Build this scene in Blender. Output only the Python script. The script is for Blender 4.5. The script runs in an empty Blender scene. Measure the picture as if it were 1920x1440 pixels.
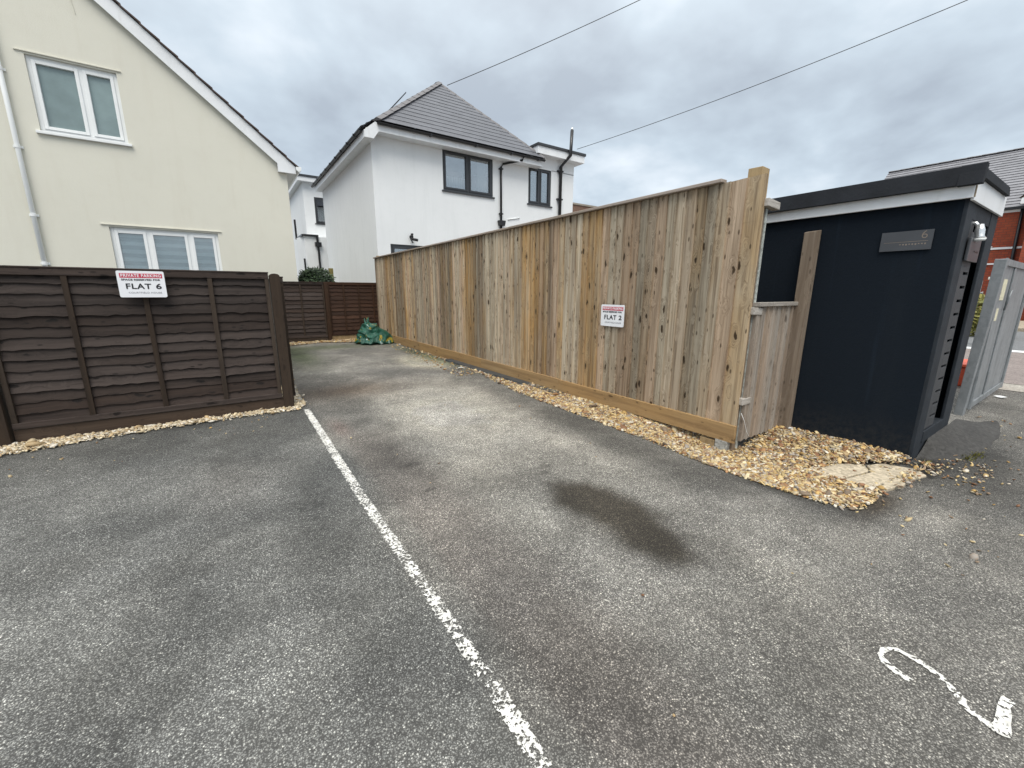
import bpy, math, random
import numpy as np
from mathutils import Vector, Matrix, noise
random.seed(7); rs = np.random.RandomState(7)
scene = bpy.context.scene
COL = scene.collection

# ------------------------------------------------------------------ camera
cd = bpy.data.cameras.new('camera'); cam = bpy.data.objects.new('camera', cd); COL.objects.link(cam)
cd.sensor_width = 36.0; cd.lens = 14.52; cd.clip_start = 0.02; cd.clip_end = 2000
RT = Vector((0.82747343, -0.56149291, 0.00366627)); UP = Vector((0.11890647, 0.18160656, 0.97615588))
FW = Vector((0.54877042, 0.80730711, -0.21703975))
cam.matrix_world = Matrix(((RT.x, UP.x, -FW.x, 0), (RT.y, UP.y, -FW.y, 0), (RT.z, UP.z, -FW.z, 1.18), (0, 0, 0, 1)))
scene.camera = cam
scene.render.resolution_x = 1024; scene.render.resolution_y = 768

# ------------------------------------------------------------------ light
SUN_EL, SUN_AZ = math.radians(58), math.radians(215)      # azimuth clockwise from +Y: behind the viewer, to the left
w = bpy.data.worlds.new('World'); scene.world = w; w.use_nodes = True
nt = w.node_tree; nt.nodes.clear(); N = nt.nodes.new; L = nt.links.new
out = N('ShaderNodeOutputWorld')
sky = N('ShaderNodeTexSky'); sky.sky_type = 'NISHITA'; sky.sun_disc = False
sky.sun_elevation = SUN_EL; sky.sun_rotation = SUN_AZ
bg1 = N('ShaderNodeBackground'); bg1.inputs['Strength'].default_value = 0.08; L(sky.outputs[0], bg1.inputs[0])
tc = N('ShaderNodeTexCoord'); sep = N('ShaderNodeSeparateXYZ'); L(tc.outputs['Generated'], sep.inputs[0])
def M(op, a, b=None, c=None, clamp=False):
    n = N('ShaderNodeMath'); n.operation = op; n.use_clamp = clamp
    for i, v in enumerate((a, b, c)):
        if v is None: continue
        if isinstance(v, (int, float)): n.inputs[i].default_value = v
        else: L(v, n.inputs[i])
    return n.outputs[0]
zc = M('ADD', M('MAXIMUM', sep.outputs[2], 0.0), 0.30)
cx = M('DIVIDE', sep.outputs[0], zc); cy = M('DIVIDE', sep.outputs[1], zc)
cmb = N('ShaderNodeCombineXYZ'); L(cx, cmb.inputs[0]); L(cy, cmb.inputs[1])
n1 = N('ShaderNodeTexNoise'); n1.inputs['Scale'].default_value = 1.35; n1.inputs['Detail'].default_value = 5
n1.inputs['Roughness'].default_value = 0.5; n1.inputs['Distortion'].default_value = 0.35; L(cmb.outputs[0], n1.inputs['Vector'])
n2 = N('ShaderNodeTexNoise'); n2.inputs['Scale'].default_value = 4.5; n2.inputs['Detail'].default_value = 5
n2.inputs['Roughness'].default_value = 0.5; L(cmb.outputs[0], n2.inputs['Vector'])
cl = M('ADD', M('MULTIPLY', n1.outputs[0], 0.74), M('MULTIPLY', n2.outputs[0], 0.26))
ramp = N('ShaderNodeValToRGB'); L(cl, ramp.inputs[0])
e = ramp.color_ramp.elements
e[0].position = 0.38; e[0].color = (0.29, 0.338, 0.395, 1)
e[1].position = 0.63; e[1].color = (0.68, 0.735, 0.785, 1)
m = e.new(0.50); m.color = (0.43, 0.505, 0.57, 1)
# brighter towards the horizon haze and overhead
hz = M('POWER', M('SUBTRACT', 1.0, M('MAXIMUM', sep.outputs[2], 0.0)), 7.0)
mixh = N('ShaderNodeMixRGB'); L(M('MULTIPLY', hz, 0.55), mixh.inputs[0]); L(ramp.outputs[0], mixh.inputs[1]); mixh.inputs[2].default_value = (0.73, 0.78, 0.84, 1)
wz = N('ShaderNodeMixRGB'); L(M('POWER', M('MAXIMUM', sep.outputs[2], 0.0), 2.0), wz.inputs[0]); L(mixh.outputs[0], wz.inputs[1]); wz.inputs[2].default_value = (0.60, 0.60, 0.585, 1)
ov = M('MULTIPLY_ADD', M('POWER', M('MAXIMUM', sep.outputs[2], 0.0), 3.0), 1.9, 0.80)
bg2 = N('ShaderNodeBackground'); L(wz.outputs[0], bg2.inputs[0]); L(ov, bg2.inputs['Strength'])
mx = N('ShaderNodeMixShader'); mx.inputs[0].default_value = 0.88
L(bg1.outputs[0], mx.inputs[1]); L(bg2.outputs[0], mx.inputs[2]); L(mx.outputs[0], out.inputs[0])

sd = bpy.data.lights.new('sun', 'SUN'); sun = bpy.data.objects.new('sun', sd); COL.objects.link(sun)
sd.energy = 1.5; sd.angle = math.radians(35); sd.color = (1.0, 0.94, 0.85)
d = Vector((math.sin(SUN_AZ) * math.cos(SUN_EL), math.cos(SUN_AZ) * math.cos(SUN_EL), math.sin(SUN_EL)))
sun.rotation_euler = d.to_track_quat('Z', 'Y').to_euler()
vs = scene.view_settings; vs.view_transform = 'Standard'; vs.look = 'None'; vs.gamma = 1; vs.exposure = 0.80; vs.use_curve_mapping = False

# ------------------------------------------------------------------ materials
class NT:
    def __init__(s, name):
        s.m = bpy.data.materials.new(name); s.m.use_nodes = True
        s.t = s.m.node_tree; s.t.nodes.clear()
        s.out = s.n('ShaderNodeOutputMaterial'); s.b = s.n('ShaderNodeBsdfPrincipled'); s.l(s.b.outputs[0], s.out.inputs[0])
        s.tc = s.n('ShaderNodeTexCoord')
    def n(s, k): return s.t.nodes.new(k)
    def l(s, a, b): s.t.links.new(a, b)
    def set(s, sock, v):
        if isinstance(v, (int, float)): sock.default_value = v
        elif isinstance(v, tuple): sock.default_value = v if len(v) != 3 or len(sock.default_value) == 3 else (*v, 1)
        else: s.l(v, sock)
    def math(s, op, a, b=None, c=None, clamp=False):
        n = s.n('ShaderNodeMath'); n.operation = op; n.use_clamp = clamp
        for i, v in enumerate((a, b, c)):
            if v is not None: s.set(n.inputs[i], v)
        return n.outputs[0]
    def vmath(s, op, a, b=None):
        n = s.n('ShaderNodeVectorMath'); n.operation = op; s.set(n.inputs[0], a)
        if b is not None: s.set(n.inputs[1], b)
        return n.outputs[0]
    def noise(s, vec, scale, detail=4, rough=0.55, dist=0.0):
        n = s.n('ShaderNodeTexNoise'); s.set(n.inputs['Vector'], vec); n.inputs['Scale'].default_value = scale
        n.inputs['Detail'].default_value = detail; n.inputs['Roughness'].default_value = rough; n.inputs['Distortion'].default_value = dist
        return n.outputs[0]
    def vor(s, vec, scale, feature='F1', rnd=1.0):
        n = s.n('ShaderNodeTexVoronoi'); n.feature = feature; s.set(n.inputs['Vector'], vec); n.inputs['Scale'].default_value = scale
        n.inputs['Randomness'].default_value = rnd; return n
    def mapr(s, v, a, b, c=0.0, d=1.0, smooth=False):
        n = s.n('ShaderNodeMapRange'); n.interpolation_type = 'SMOOTHSTEP' if smooth else 'LINEAR'
        s.set(n.inputs[0], v)
        for i, q in enumerate((a, b, c, d)): n.inputs[i + 1].default_value = q
        return n.outputs[0]
    def mix(s, f, a, b, mode='MIX'):
        n = s.n('ShaderNodeMixRGB'); n.blend_type = mode; s.set(n.inputs[0], f); s.set(n.inputs[1], a); s.set(n.inputs[2], b); return n.outputs[0]
    def ramp(s, v, pts):
        n = s.n('ShaderNodeValToRGB'); s.set(n.inputs[0], v); e = n.color_ramp.elements
        e[0].position, e[0].color = pts[0][0], (*pts[0][1], 1); e[1].position, e[1].color = pts[-1][0], (*pts[-1][1], 1)
        for p, c in pts[1:-1]: q = e.new(p); q.color = (*c, 1)
        return n.outputs[0]
    def bump(s, h, strength=0.3, dist=0.01):
        n = s.n('ShaderNodeBump'); n.inputs['Strength'].default_value = strength; n.inputs['Distance'].default_value = dist
        s.set(n.inputs['Height'], h); s.l(n.outputs[0], s.b.inputs['Normal'])
    def attr(s, name='rnd'):
        n = s.n('ShaderNodeAttribute'); n.attribute_name = name; return n
    def P(s, base=None, rough=None, spec=None, metal=None):
        if base is not None: s.set(s.b.inputs['Base Color'], base)
        if rough is not None: s.set(s.b.inputs['Roughness'], rough)
        if spec is not None: s.set(s.b.inputs['Specular IOR Level'], spec)
        if metal is not None: s.set(s.b.inputs['Metallic'], metal)

def mapped(k, vec, scale):
    n = k.n('ShaderNodeMapping'); k.set(n.inputs['Vector'], vec); n.inputs['Scale'].default_value = scale; return n.outputs[0]

def plain(name, col, rough=0.6, var=0.12, scale=6, bump=0.0, bscale=60, metal=0.0, spec=0.5, dirt=None):
    k = NT(name); o = k.tc.outputs['Object']
    v = k.noise(o, scale, 5, 0.6)
    c = k.mix(k.mapr(v, 0.3, 0.7, 0, 1), tuple(x * (1 - var) for x in col), tuple(min(1, x * (1 + var)) for x in col))
    if dirt:
        c = k.mix(k.mapr(k.noise(mapped(k, o, (2.2, 2.2, 0.5)), 2.0, 6, 0.65), 0.55, 0.78, 0, 0.5), c, dirt)
    k.P(c, rough, spec, metal)
    if bump: k.bump(k.noise(o, bscale, 4, 0.6), bump, 0.01)
    return k.m

def wood(name, brown, grey, dark, axis='z', greymix=(0.25, 0.85), knots=0.9, value=(0.72, 1.2), rough=0.75, stain=0.5, pink=None):
    k = NT(name); a = k.attr('rnd'); sp = k.n('ShaderNodeSeparateXYZ'); k.l(a.outputs['Vector'], sp.inputs[0])
    off = k.vmath('MULTIPLY', a.outputs['Vector'], (17.0, 23.0, 31.0))
    p = k.vmath('ADD', k.tc.outputs['Object'], off)
    al, cr = 1.0, 1.0
    def sc(along, cross):
        return {'z': (cross, cross, along), 'x': (along, cross, cross), 'y': (cross, along, cross)}[axis]
    wn = k.n('ShaderNodeTexNoise'); wn.inputs['Scale'].default_value = 14; k.l(p, wn.inputs['Vector']); ws = k.n('ShaderNodeVectorMath'); ws.operation = 'SCALE'; k.l(wn.outputs['Color'], ws.inputs[0]); ws.inputs['Scale'].default_value = 0.045
    pw = k.vmath('ADD', p, ws.outputs[0])
    kv = k.vor(mapped(k, pw, sc(4.0, 10.0)), 1.0); kd = kv.outputs['Distance']
    kv2 = k.vor(mapped(k, k.vmath('ADD', p, (3.1, 1.7, 5.3)), sc(7.0, 18.0)), 1.0); kd2 = kv2.outputs['Distance']
    bend = k.math('MULTIPLY', k.mapr(kd, 0.50, 0.05, 0, 1, True), 0.16)
    cb = k.n('ShaderNodeCombineXYZ')
    for i in range(3): k.l(bend, cb.inputs[i])
    pb = k.vmath('ADD', p, cb.outputs[0])
    g1 = k.noise(mapped(k, pb, sc(1.1, 38)), 1.0, 6, 0.62, 0.3)
    g2 = k.noise(mapped(k, pb, sc(4, 190)), 1.0, 3, 0.6)
    big = k.noise(mapped(k, p, sc(0.9, 3.0)), 1.0, 4, 0.6)
    big2 = k.noise(mapped(k, p, sc(0.6, 14.0)), 1.0, 3, 0.6)
    gm = k.math('ADD', k.math('MULTIPLY', sp.outputs[0], 0.75), k.math('MULTIPLY', k.mapr(big, 0.3, 0.7), 0.45))
    c = k.mix(k.mapr(gm, greymix[0], greymix[1], 0, 1), brown, grey)
    if pink: c = k.mix(k.mapr(sp.outputs[2], 0.55, 0.9, 0, 0.75), c, pink)
    c = k.mix(k.mapr(g1, 0.46, 0.66, 0, stain, False), c, dark)
    c = k.mix(k.mapr(g2, 0.45, 0.7, 0, 0.22), c, dark)
    c = k.mix(k.mapr(big2, 0.48, 0.68, 0, 0.55), c, dark)
    ring = k.mapr(k.math('ABSOLUTE', k.math('SUBTRACT', kd, 0.22)), 0.0, 0.07, 0.22, 0.0)
    c = k.mix(k.math('MULTIPLY', ring, knots), c, dark)
    c = k.mix(k.math('MULTIPLY', k.mapr(kd, 0.18, 0.10, 0, 1, True), knots), c, tuple(x * 0.45 for x in dark))
    c = k.mix(k.math('MULTIPLY', k.mapr(kd2, 0.17, 0.09, 0, 0.8, True), knots), c, tuple(x * 0.5 for x in dark))
    vv = k.mapr(sp.outputs[1], 0, 1, value[0], value[1])
    cc = k.n('ShaderNodeCombineXYZ')
    for i in range(3): k.l(vv, cc.inputs[i])
    c = k.mix(1.0, c, cc.outputs[0], 'MULTIPLY')
    k.P(c, rough, 0.25)
    h = k.math('ADD', k.math('MULTIPLY', g1, 0.7), k.math('MULTIPLY', g2, 0.3))
    h = k.math('SUBTRACT', h, k.mapr(kd, 0.12, 0.05, 0, 0.25))
    k.bump(h, 0.55, 0.004)
    return k.m

def asphalt():
    k = NT('asphalt'); p = k.tc.outputs['Object']; t = k.attr('tone')
    v1 = k.vor(p, 190); v2 = k.vor(k.vmath('ADD', p, (4.3, 2.2, 0.0)), 370)
    s1 = k.n('ShaderNodeSeparateXYZ'); k.l(v1.outputs['Color'], s1.inputs[0])
    s2 = k.n('ShaderNodeSeparateXYZ'); k.l(v2.outputs['Color'], s2.inputs[0])
    chip = k.ramp(s1.outputs[0], [(0.0, (0.42, 0.42, 0.42)), (0.5, (0.85, 0.84, 0.83)), (0.78, (1.3, 1.3, 1.28)), (0.90, (2.4, 2.38, 2.3)), (1.0, (5.5, 5.4, 5.1))])
    fine = k.ramp(s2.outputs[1], [(0.0, (0.35, 0.35, 0.35)), (0.6, (1.0, 1.0, 0.99)), (0.88, (1.8, 1.78, 1.74)), (1.0, (3.2, 3.2, 3.1))])
    c = k.mix(0.45, chip, fine); c = k.mix(k.mapr(k.noise(p, 5, 4, 0.6), 0.35, 0.62, 0.55, 0.0), c, (0.95, 0.94, 0.91))
    v3 = k.vor(k.vmath('ADD', p, (1.3, 7.2, 0.0)), 75); s3 = k.n('ShaderNodeSeparateXYZ'); k.l(v3.outputs['Color'], s3.inputs[0])
    big = k.math('MULTIPLY', k.mapr(s3.outputs[0], 0.90, 0.93, 0, 1), k.mapr(v3.outputs['Distance'], 0.34, 0.26, 0, 1)); c = k.mix(k.math('MULTIPLY', big, 0.75), c, (2.1, 2.05, 1.95))
    gap = k.mapr(v1.outputs['Distance'], 0.34, 0.60, 0, 0.82, True)
    gap2 = k.mapr(v2.outputs['Distance'], 0.42, 0.68, 0, 0.5, True)
    c = k.mix(gap, c, (0.16, 0.155, 0.15)); c = k.mix(gap2, c, (0.24, 0.235, 0.23))
    b1 = k.mapr(k.noise(p, 1.7, 6, 0.62, 0.5), 0.30, 0.70, 0.68, 1.36)
    b2 = k.mapr(k.noise(p, 9, 5, 0.65), 0.3, 0.7, 0.86, 1.14)
    b3 = k.mapr(k.noise(p, 38, 3, 0.6), 0.3, 0.7, 0.82, 1.18)
    bb = k.math('MULTIPLY', k.math('MULTIPLY', b1, b2), b3)
    cc = k.n('ShaderNodeCombineXYZ')
    for i in range(3): k.l(bb, cc.inputs[i])
    c = k.mix(1.0, c, cc.outputs[0], 'MULTIPLY')
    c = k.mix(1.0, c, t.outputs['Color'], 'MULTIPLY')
    c = k.mix(1.0, c, (0.285, 0.276, 0.256), 'MULTIPLY')
    k.P(c, 0.82, 0.35)
    h = k.math('ADD', k.math('MULTIPLY', k.mapr(v1.outputs['Distance'], 0.1, 0.6, 1, 0), 1.0), k.math('MULTIPLY', k.mapr(v2.outputs['Distance'], 0.1, 0.6, 1, 0), 0.5))
    k.bump(h, 0.75, 0.004)
    return k.m

def render_wall(name, col, bump=0.35, streak=(0.5, 0.5, 0.48), sfac=0.18, splash=None):
    k = NT(name); p = k.tc.outputs['Object']
    a = k.noise(p, 0.9, 5, 0.6); b = k.noise(mapped(k, p, (3.0, 3.0, 0.35)), 1.5, 5, 0.6); f = k.noise(p, 120, 3, 0.6)
    c = k.mix(k.mapr(a, 0.3, 0.7), tuple(x * 0.955 for x in col), col)
    c = k.mix(k.mapr(b, 0.52, 0.8, 0, sfac), c, streak)
    c = k.mix(k.mapr(k.noise(p, 4.5, 5, 0.7), 0.5, 0.75, 0, 0.10), c, streak)
    c = k.mix(k.mapr(f, 0.35, 0.65, 0, 0.16), c, tuple(x * 0.72 for x in col))
    if splash:
        s = k.n('ShaderNodeSeparateXYZ'); k.l(p, s.inputs[0])
        sp_ = k.math('MULTIPLY', k.mapr(s.outputs[2], 0.0, 0.32, 1, 0), k.mapr(k.noise(p, 22, 5, 0.75), 0.38, 0.62, 0, 1))
        c = k.mix(k.math('MULTIPLY', sp_, 0.28), c, splash)
        c = k.mix(k.mapr(k.noise(mapped(k, p, (14.0, 14.0, 0.8)), 1.0, 4, 0.6), 0.6, 0.75, 0, 0.35), c, tuple(x * 2.2 for x in col))
    k.P(c, 0.9, 0.2); k.bump(k.math('ADD', f, k.noise(p, 45, 3, 0.6)), bump, 0.006)
    return k.m

def slate(name, col, sx=0.30, sz=0.2, axis='x', joint=0.55):
    k = NT(name); p = k.tc.outputs['Object']; s = k.n('ShaderNodeSeparateXYZ'); k.l(p, s.inputs[0])
    cb = k.n('ShaderNodeCombineXYZ'); k.l(s.outputs[0 if axis == 'x' else 1], cb.inputs[0]); k.l(s.outputs[2], cb.inputs[1])
    br = k.n('ShaderNodeTexBrick'); k.l(cb.outputs[0], br.inputs['Vector']); br.inputs['Scale'].default_value = 1.0
    br.inputs['Brick Width'].default_value = sx; br.inputs['Row Height'].default_value = sz; br.inputs['Mortar Size'].default_value = 0.006
    br.inputs['Color1'].default_value = (*[x * 0.88 for x in col], 1); br.inputs['Color2'].default_value = (*[x * 1.12 for x in col], 1)
    br.inputs['Mortar'].default_value = (*[x * joint for x in col], 1)
    c = k.mix(k.mapr(k.noise(p, 3, 5, 0.6), 0.35, 0.7, 0, 0.3), br.outputs['Color'], tuple(x * 1.35 for x in col))
    k.P(c, 0.5, 0.4); k.bump(k.noise(p, 40, 3), 0.15, 0.003)
    return k.m

def brick(name, axis='y'):
    k = NT(name); p = k.tc.outputs['Object']; s = k.n('ShaderNodeSeparateXYZ'); k.l(p, s.inputs[0])
    cb = k.n('ShaderNodeCombineXYZ'); k.l(s.outputs[1 if axis == 'y' else 0], cb.inputs[0]); k.l(s.outputs[2], cb.inputs[1])
    br = k.n('ShaderNodeTexBrick'); k.l(cb.outputs[0], br.inputs['Vector']); br.inputs['Scale'].default_value = 1.0
    br.inputs['Brick Width'].default_value = 0.225; br.inputs['Row Height'].default_value = 0.11; br.inputs['Mortar Size'].default_value = 0.012
    br.inputs['Color1'].default_value = (0.33, 0.07, 0.035, 1); br.inputs['Color2'].default_value = (0.24, 0.05, 0.03, 1); br.inputs['Mortar'].default_value = (0.12, 0.05, 0.04, 1)
    k.P(k.mix(k.mapr(k.noise(p, 2, 4), 0.3, 0.7, 0, 0.4), br.outputs['Color'], (0.36, 0.11, 0.06)), 0.85, 0.2)
    return k.m

def glass(name, tint=(0.9, 0.95, 0.95), refl=0.5, fres=0.32):
    k = NT(name); fr = k.n('ShaderNodeLayerWeight'); fr.inputs[0].default_value = fres
    tr = k.n('ShaderNodeBsdfTransparent'); tr.inputs[0].default_value = (*tint, 1)
    gl = k.n('ShaderNodeBsdfGlossy'); gl.inputs['Roughness'].default_value = 0.02; gl.inputs[0].default_value = (0.95, 0.97, 1, 1)
    mx = k.n('ShaderNodeMixShader'); k.l(k.mapr(fr.outputs['Fresnel'], 0, 1, refl, 1), mx.inputs[0]); k.l(tr.outputs[0], mx.inputs[1]); k.l(gl.outputs[0], mx.inputs[2])
    k.t.nodes.remove(k.b); k.l(mx.outputs[0], k.out.inputs[0]); return k.m

def paint(name, keep_near=0.535, keep_far=0.475):
    # worn thermoplastic paint: flakes away between the aggregate, more where tyres cross it
    k = NT(name); p = k.tc.outputs['Object']; s = k.n('ShaderNodeSeparateXYZ'); k.l(p, s.inputs[0])
    v = k.vor(p, 75); n = k.noise(p, 80, 4, 0.7, 0.8); n3 = k.noise(p, 6, 3, 0.6)
    f = k.math('ADD', k.math('MULTIPLY', n, 0.8), k.math('MULTIPLY', v.outputs['Distance'], 0.25))
    f = k.math('ADD', f, k.math('MULTIPLY', k.math('SUBTRACT', n3, 0.5), 0.35))
    th = k.mapr(s.outputs[1], 0.4, 4.2, keep_near, keep_far)
    edge = k.attr('edge'); f = k.math('SUBTRACT', f, k.math('MULTIPLY', edge.outputs['Fac'], 0.10))
    a = k.mapr(k.math('SUBTRACT', f, th), -0.012, 0.012, 0, 1)
    tr = k.n('ShaderNodeBsdfTransparent'); mx = k.n('ShaderNodeMixShader')
    k.l(a, mx.inputs[0]); k.l(tr.outputs[0], mx.inputs[1]); k.l(k.b.outputs[0], mx.inputs[2]); k.l(mx.outputs[0], k.out.inputs[0])
    k.P(k.mix(k.mapr(k.noise(p, 30, 3), 0.3, 0.7), (0.50, 0.49, 0.455), (0.74, 0.73, 0.69)), 0.7, 0.3)
    return k.m

def stone_mat():
    k = NT('flint_gravel'); t = k.attr('tone'); p = k.tc.outputs['Object']
    c = k.mix(k.mapr(k.noise(p, 90, 3), 0.4, 0.7, 0, 0.4), t.outputs['Color'], (0.30, 0.16, 0.06))
    k.P(c, 0.7, 0.35); return k.m

def leafmat(name, a, b):
    k = NT(name); t = k.attr('rnd'); s = k.n('ShaderNodeSeparateXYZ'); k.l(t.outputs['Vector'], s.inputs[0])
    k.P(k.mix(s.outputs[0], a, b), 0.55, 0.4); return k.m

def galv():
    k = NT('galvanised_steel'); p = k.tc.outputs['Object']
    v = k.vor(p, 28); s = k.n('ShaderNodeSeparateXYZ'); k.l(v.outputs['Color'], s.inputs[0])
    n = k.noise(mapped(k, p, (3, 3, 0.8)), 2.5, 6, 0.65)
    c = k.mix(s.outputs[0], (0.185, 0.20, 0.21), (0.235, 0.25, 0.26))
    c = k.mix(k.mapr(n, 0.4, 0.75, 0, 0.75), c, (0.35, 0.37, 0.385))
    k.P(c, 0.5, 0.5, 0.25); k.bump(k.noise(p, 14, 4), 0.2, 0.01); return k.m

def tarp():
    k = NT('green_bag'); p = k.tc.outputs['Object']
    v = k.noise(p, 5.0, 2, 0.5, 0.8)
    c = k.mix(k.mapr(k.noise(p, 7, 4), 0.3, 0.7), (0.005, 0.050, 0.034), (0.014, 0.105, 0.072))
    c = k.mix(k.mapr(v, 0.60, 0.63, 0, 1), c, (0.26, 0.20, 0.02))
    c = k.mix(k.mapr(k.noise(k.vmath('ADD', p, (5.0, 3.0, 1.0)), 6.5, 2, 0.5, 0.6), 0.67, 0.69, 0, 1), c, (0.5, 0.62, 0.6))
    k.P(c, 0.38, 0.5); k.bump(k.noise(p, 11, 5, 0.6, 1.2), 0.9, 0.04); return k.m

def sett(name, col):
    k = NT(name); p = k.tc.outputs['Object']
    v = k.vor(p, 60); s = k.n('ShaderNodeSeparateXYZ'); k.l(v.outputs['Color'], s.inputs[0])
    c = k.mix(s.outputs[0], tuple(x * 0.7 for x in col), tuple(x * 1.3 for x in col))
    c = k.mix(k.mapr(k.noise(p, 2.5, 6, 0.65), 0.35, 0.7, 0, 0.45), c, tuple(x * 0.55 for x in col))
    k.P(c, 0.85, 0.3); k.bump(k.noise(p, 50, 4, 0.7), 0.5, 0.01); return k.m

MAT = {}
MAT['asphalt'] = asphalt()
MAT['fence'] = wood('pressure_treated_pine', (0.46, 0.275, 0.100), (0.48, 0.415, 0.315), (0.115, 0.074, 0.040), 'z', (0.06, 0.62), 1.0, (0.64, 1.28), stain=0.66, pink=(0.47, 0.345, 0.245))
MAT['fence_y'] = wood('pine_gravel_board', (0.3393, 0.2165, 0.0972), (0.3159, 0.2457, 0.1547), (0.1521, 0.0913, 0.0442), 'y', (0.3, 1.2), 0.8, (0.85, 1.12), stain=0.35)
MAT['cap'] = wood('weathered_capping', (0.3380, 0.2470, 0.1690), (0.3640, 0.3120, 0.2730), (0.1820, 0.1430, 0.1040), 'y', (0.0, 0.6), 0.3, (0.85, 1.1))
MAT['newpost'] = wood('fresh_post_timber', (0.3610, 0.2668, 0.1487), (0.3420, 0.2760, 0.1785), (0.1615, 0.1012, 0.0467), 'z', (0.4, 1.3), 0.5, (0.9, 1.15), stain=0.3)
MAT['grey_z'] = wood('silvered_timber', (0.3438, 0.2616, 0.1930), (0.4036, 0.3663, 0.3217), (0.1346, 0.1076, 0.0858), 'z', (0.0, 0.7), 0.7, (0.7, 1.25))
MAT['brownpost'] = wood('weathered_brown_post_and_shade', (0.2465, 0.1740, 0.1120), (0.2610, 0.2175, 0.1750), (0.1160, 0.0841, 0.0588), 'z', (0.1, 0.9), 0.7, (0.85, 1.1))
MAT['grey_x'] = wood('silvered_timber_crosswise', (0.3380, 0.2990, 0.2340), (0.4290, 0.4030, 0.3705), (0.1560, 0.1300, 0.1040), 'x', (0.0, 0.6), 0.3, (0.85, 1.15))
MAT['dark_x'] = wood('dark_stained_larch', (0.0426, 0.0274, 0.0205), (0.0652, 0.0500, 0.0436), (0.0142, 0.0096, 0.0079), 'x', (0.2, 0.9), 0.9, (0.65, 1.35), 0.7)
MAT['dark_z'] = wood('dark_stained_batten', (0.0439, 0.0287, 0.0185), (0.0532, 0.0397, 0.0298), (0.0156, 0.0103, 0.0073), 'z', (0.2, 1.0), 0.5, (0.8, 1.15), 0.7)
MAT['dark_y'] = wood('dark_stained_larch_side', (0.0426, 0.0287, 0.0225), (0.0610, 0.0479, 0.0409), (0.0156, 0.0109, 0.0086), 'y', (0.2, 0.9), 0.9, (0.65, 1.3), 0.7)
MAT['red_x'] = wood('red_brown_stained_larch', (0.0527, 0.0236, 0.0124), (0.0620, 0.0322, 0.0198), (0.0186, 0.0081, 0.0050), 'x', (0.2, 0.9), 0.9, (0.65, 1.3), 0.6)
MAT['red_z'] = wood('red_brown_stained_batten', (0.0496, 0.0223, 0.0112), (0.0558, 0.0298, 0.0161), (0.0186, 0.0087, 0.0050), 'z', (0.2, 0.9), 0.5, (0.8, 1.2), 0.6)
MAT['sleeper'] = wood('dark_gravel_board', (0.0603, 0.0397, 0.0277), (0.0781, 0.0581, 0.0430), (0.0283, 0.0184, 0.0132), 'x', (0.2, 0.9), 0.5, (0.9, 1.1), 0.7)
MAT['cream'] = render_wall('cream_render', (0.705, 0.690, 0.603), 0.35, (0.54, 0.50, 0.40), 0.22)
MAT['white_render'] = render_wall('white_render', (0.80, 0.82, 0.83), 0.12, (0.55, 0.58, 0.58), 0.25)
MAT['upvc'] = plain('white_plastic', (0.80, 0.82, 0.82), 0.35, 0.03)
MAT['fascia'] = plain('white_fascia', (0.76, 0.78, 0.80), 0.45, 0.05, 4, dirt=(0.5, 0.5, 0.47))
MAT['black'] = plain('black_plastic', (0.012, 0.012, 0.014), 0.35, 0.2)
MAT['anth'] = plain('anthracite_frame', (0.035, 0.038, 0.043), 0.4, 0.1)
MAT['slate'] = slate('grey_slate', (0.098, 0.102, 0.116), 0.32, 0.17, 'x', 0.72)
MAT['slate_y'] = slate('pale_grey_slate', (0.20, 0.20, 0.215), 0.30, 0.22, 'y', 0.7)
MAT['hip'] = plain('grey_ridge_tile', (0.15, 0.145, 0.15), 0.7, 0.2, 5, 0.3)
MAT['tile'] = plain('brown_roof_tile', (0.075, 0.052, 0.046), 0.8, 0.35, 7, 0.5, 30)
MAT['brick'] = brick('red_brick')
MAT['brickx'] = plain('brown_brick', (0.17, 0.10, 0.07), 0.85, 0.25, 9, 0.3)
MAT['stonetile'] = plain('buff_stone_tile', (0.27, 0.24, 0.20), 0.8, 0.2, 5, 0.3)
MAT['navy'] = render_wall('dark_navy_render', (0.0062, 0.0108, 0.0175), 0.25, (0.013, 0.018, 0.024), 0.4, (0.07, 0.062, 0.05))
MAT['navy_wood'] = plain('charcoal_painted_timber', (0.020, 0.025, 0.032), 0.7, 0.25, 8, 0.25, 40, spec=0.25, dirt=(0.035, 0.04, 0.046))
MAT['doorgrey'] = plain('dark_grey_door_board', (0.040, 0.043, 0.048), 0.6, 0.2, 10, 0.3, 60)
MAT['felt'] = plain('dark_roof_trim', (0.013, 0.015, 0.019), 0.75, 0.25, 6, 0.2, spec=0.2)
MAT['plaque'] = plain('slate_plaque', (0.058, 0.062, 0.070), 0.35, 0.1)
MAT['bronze'] = plain('bronze_inlay', (0.24, 0.19, 0.15), 0.4, 0.2, metal=0.4)
MAT['chrome'] = plain('polished_metal', (0.75, 0.76, 0.76), 0.22, 0.05, metal=0.7)
MAT['void'] = plain('unlit_interior', (0.012, 0.013, 0.016), 0.9, 0.2)
MAT['room'] = plain('room_wall', (0.22, 0.22, 0.22), 0.9, 0.1)
MAT['blind'] = plain('pale_blind_fabric', (0.66, 0.72, 0.74), 0.8, 0.05)
MAT['blindd'] = plain('translucent_blind_band', (0.40, 0.47, 0.50), 0.8, 0.05)
MAT['curtain'] = plain('white_curtain', (0.62, 0.64, 0.66), 0.9, 0.08)
MAT['glass'] = glass('window_glass', refl=0.12, fres=0.28)
MAT['glassd'] = glass('window_glass_reflective', (0.75, 0.8, 0.8), 0.28, 0.34)
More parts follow.
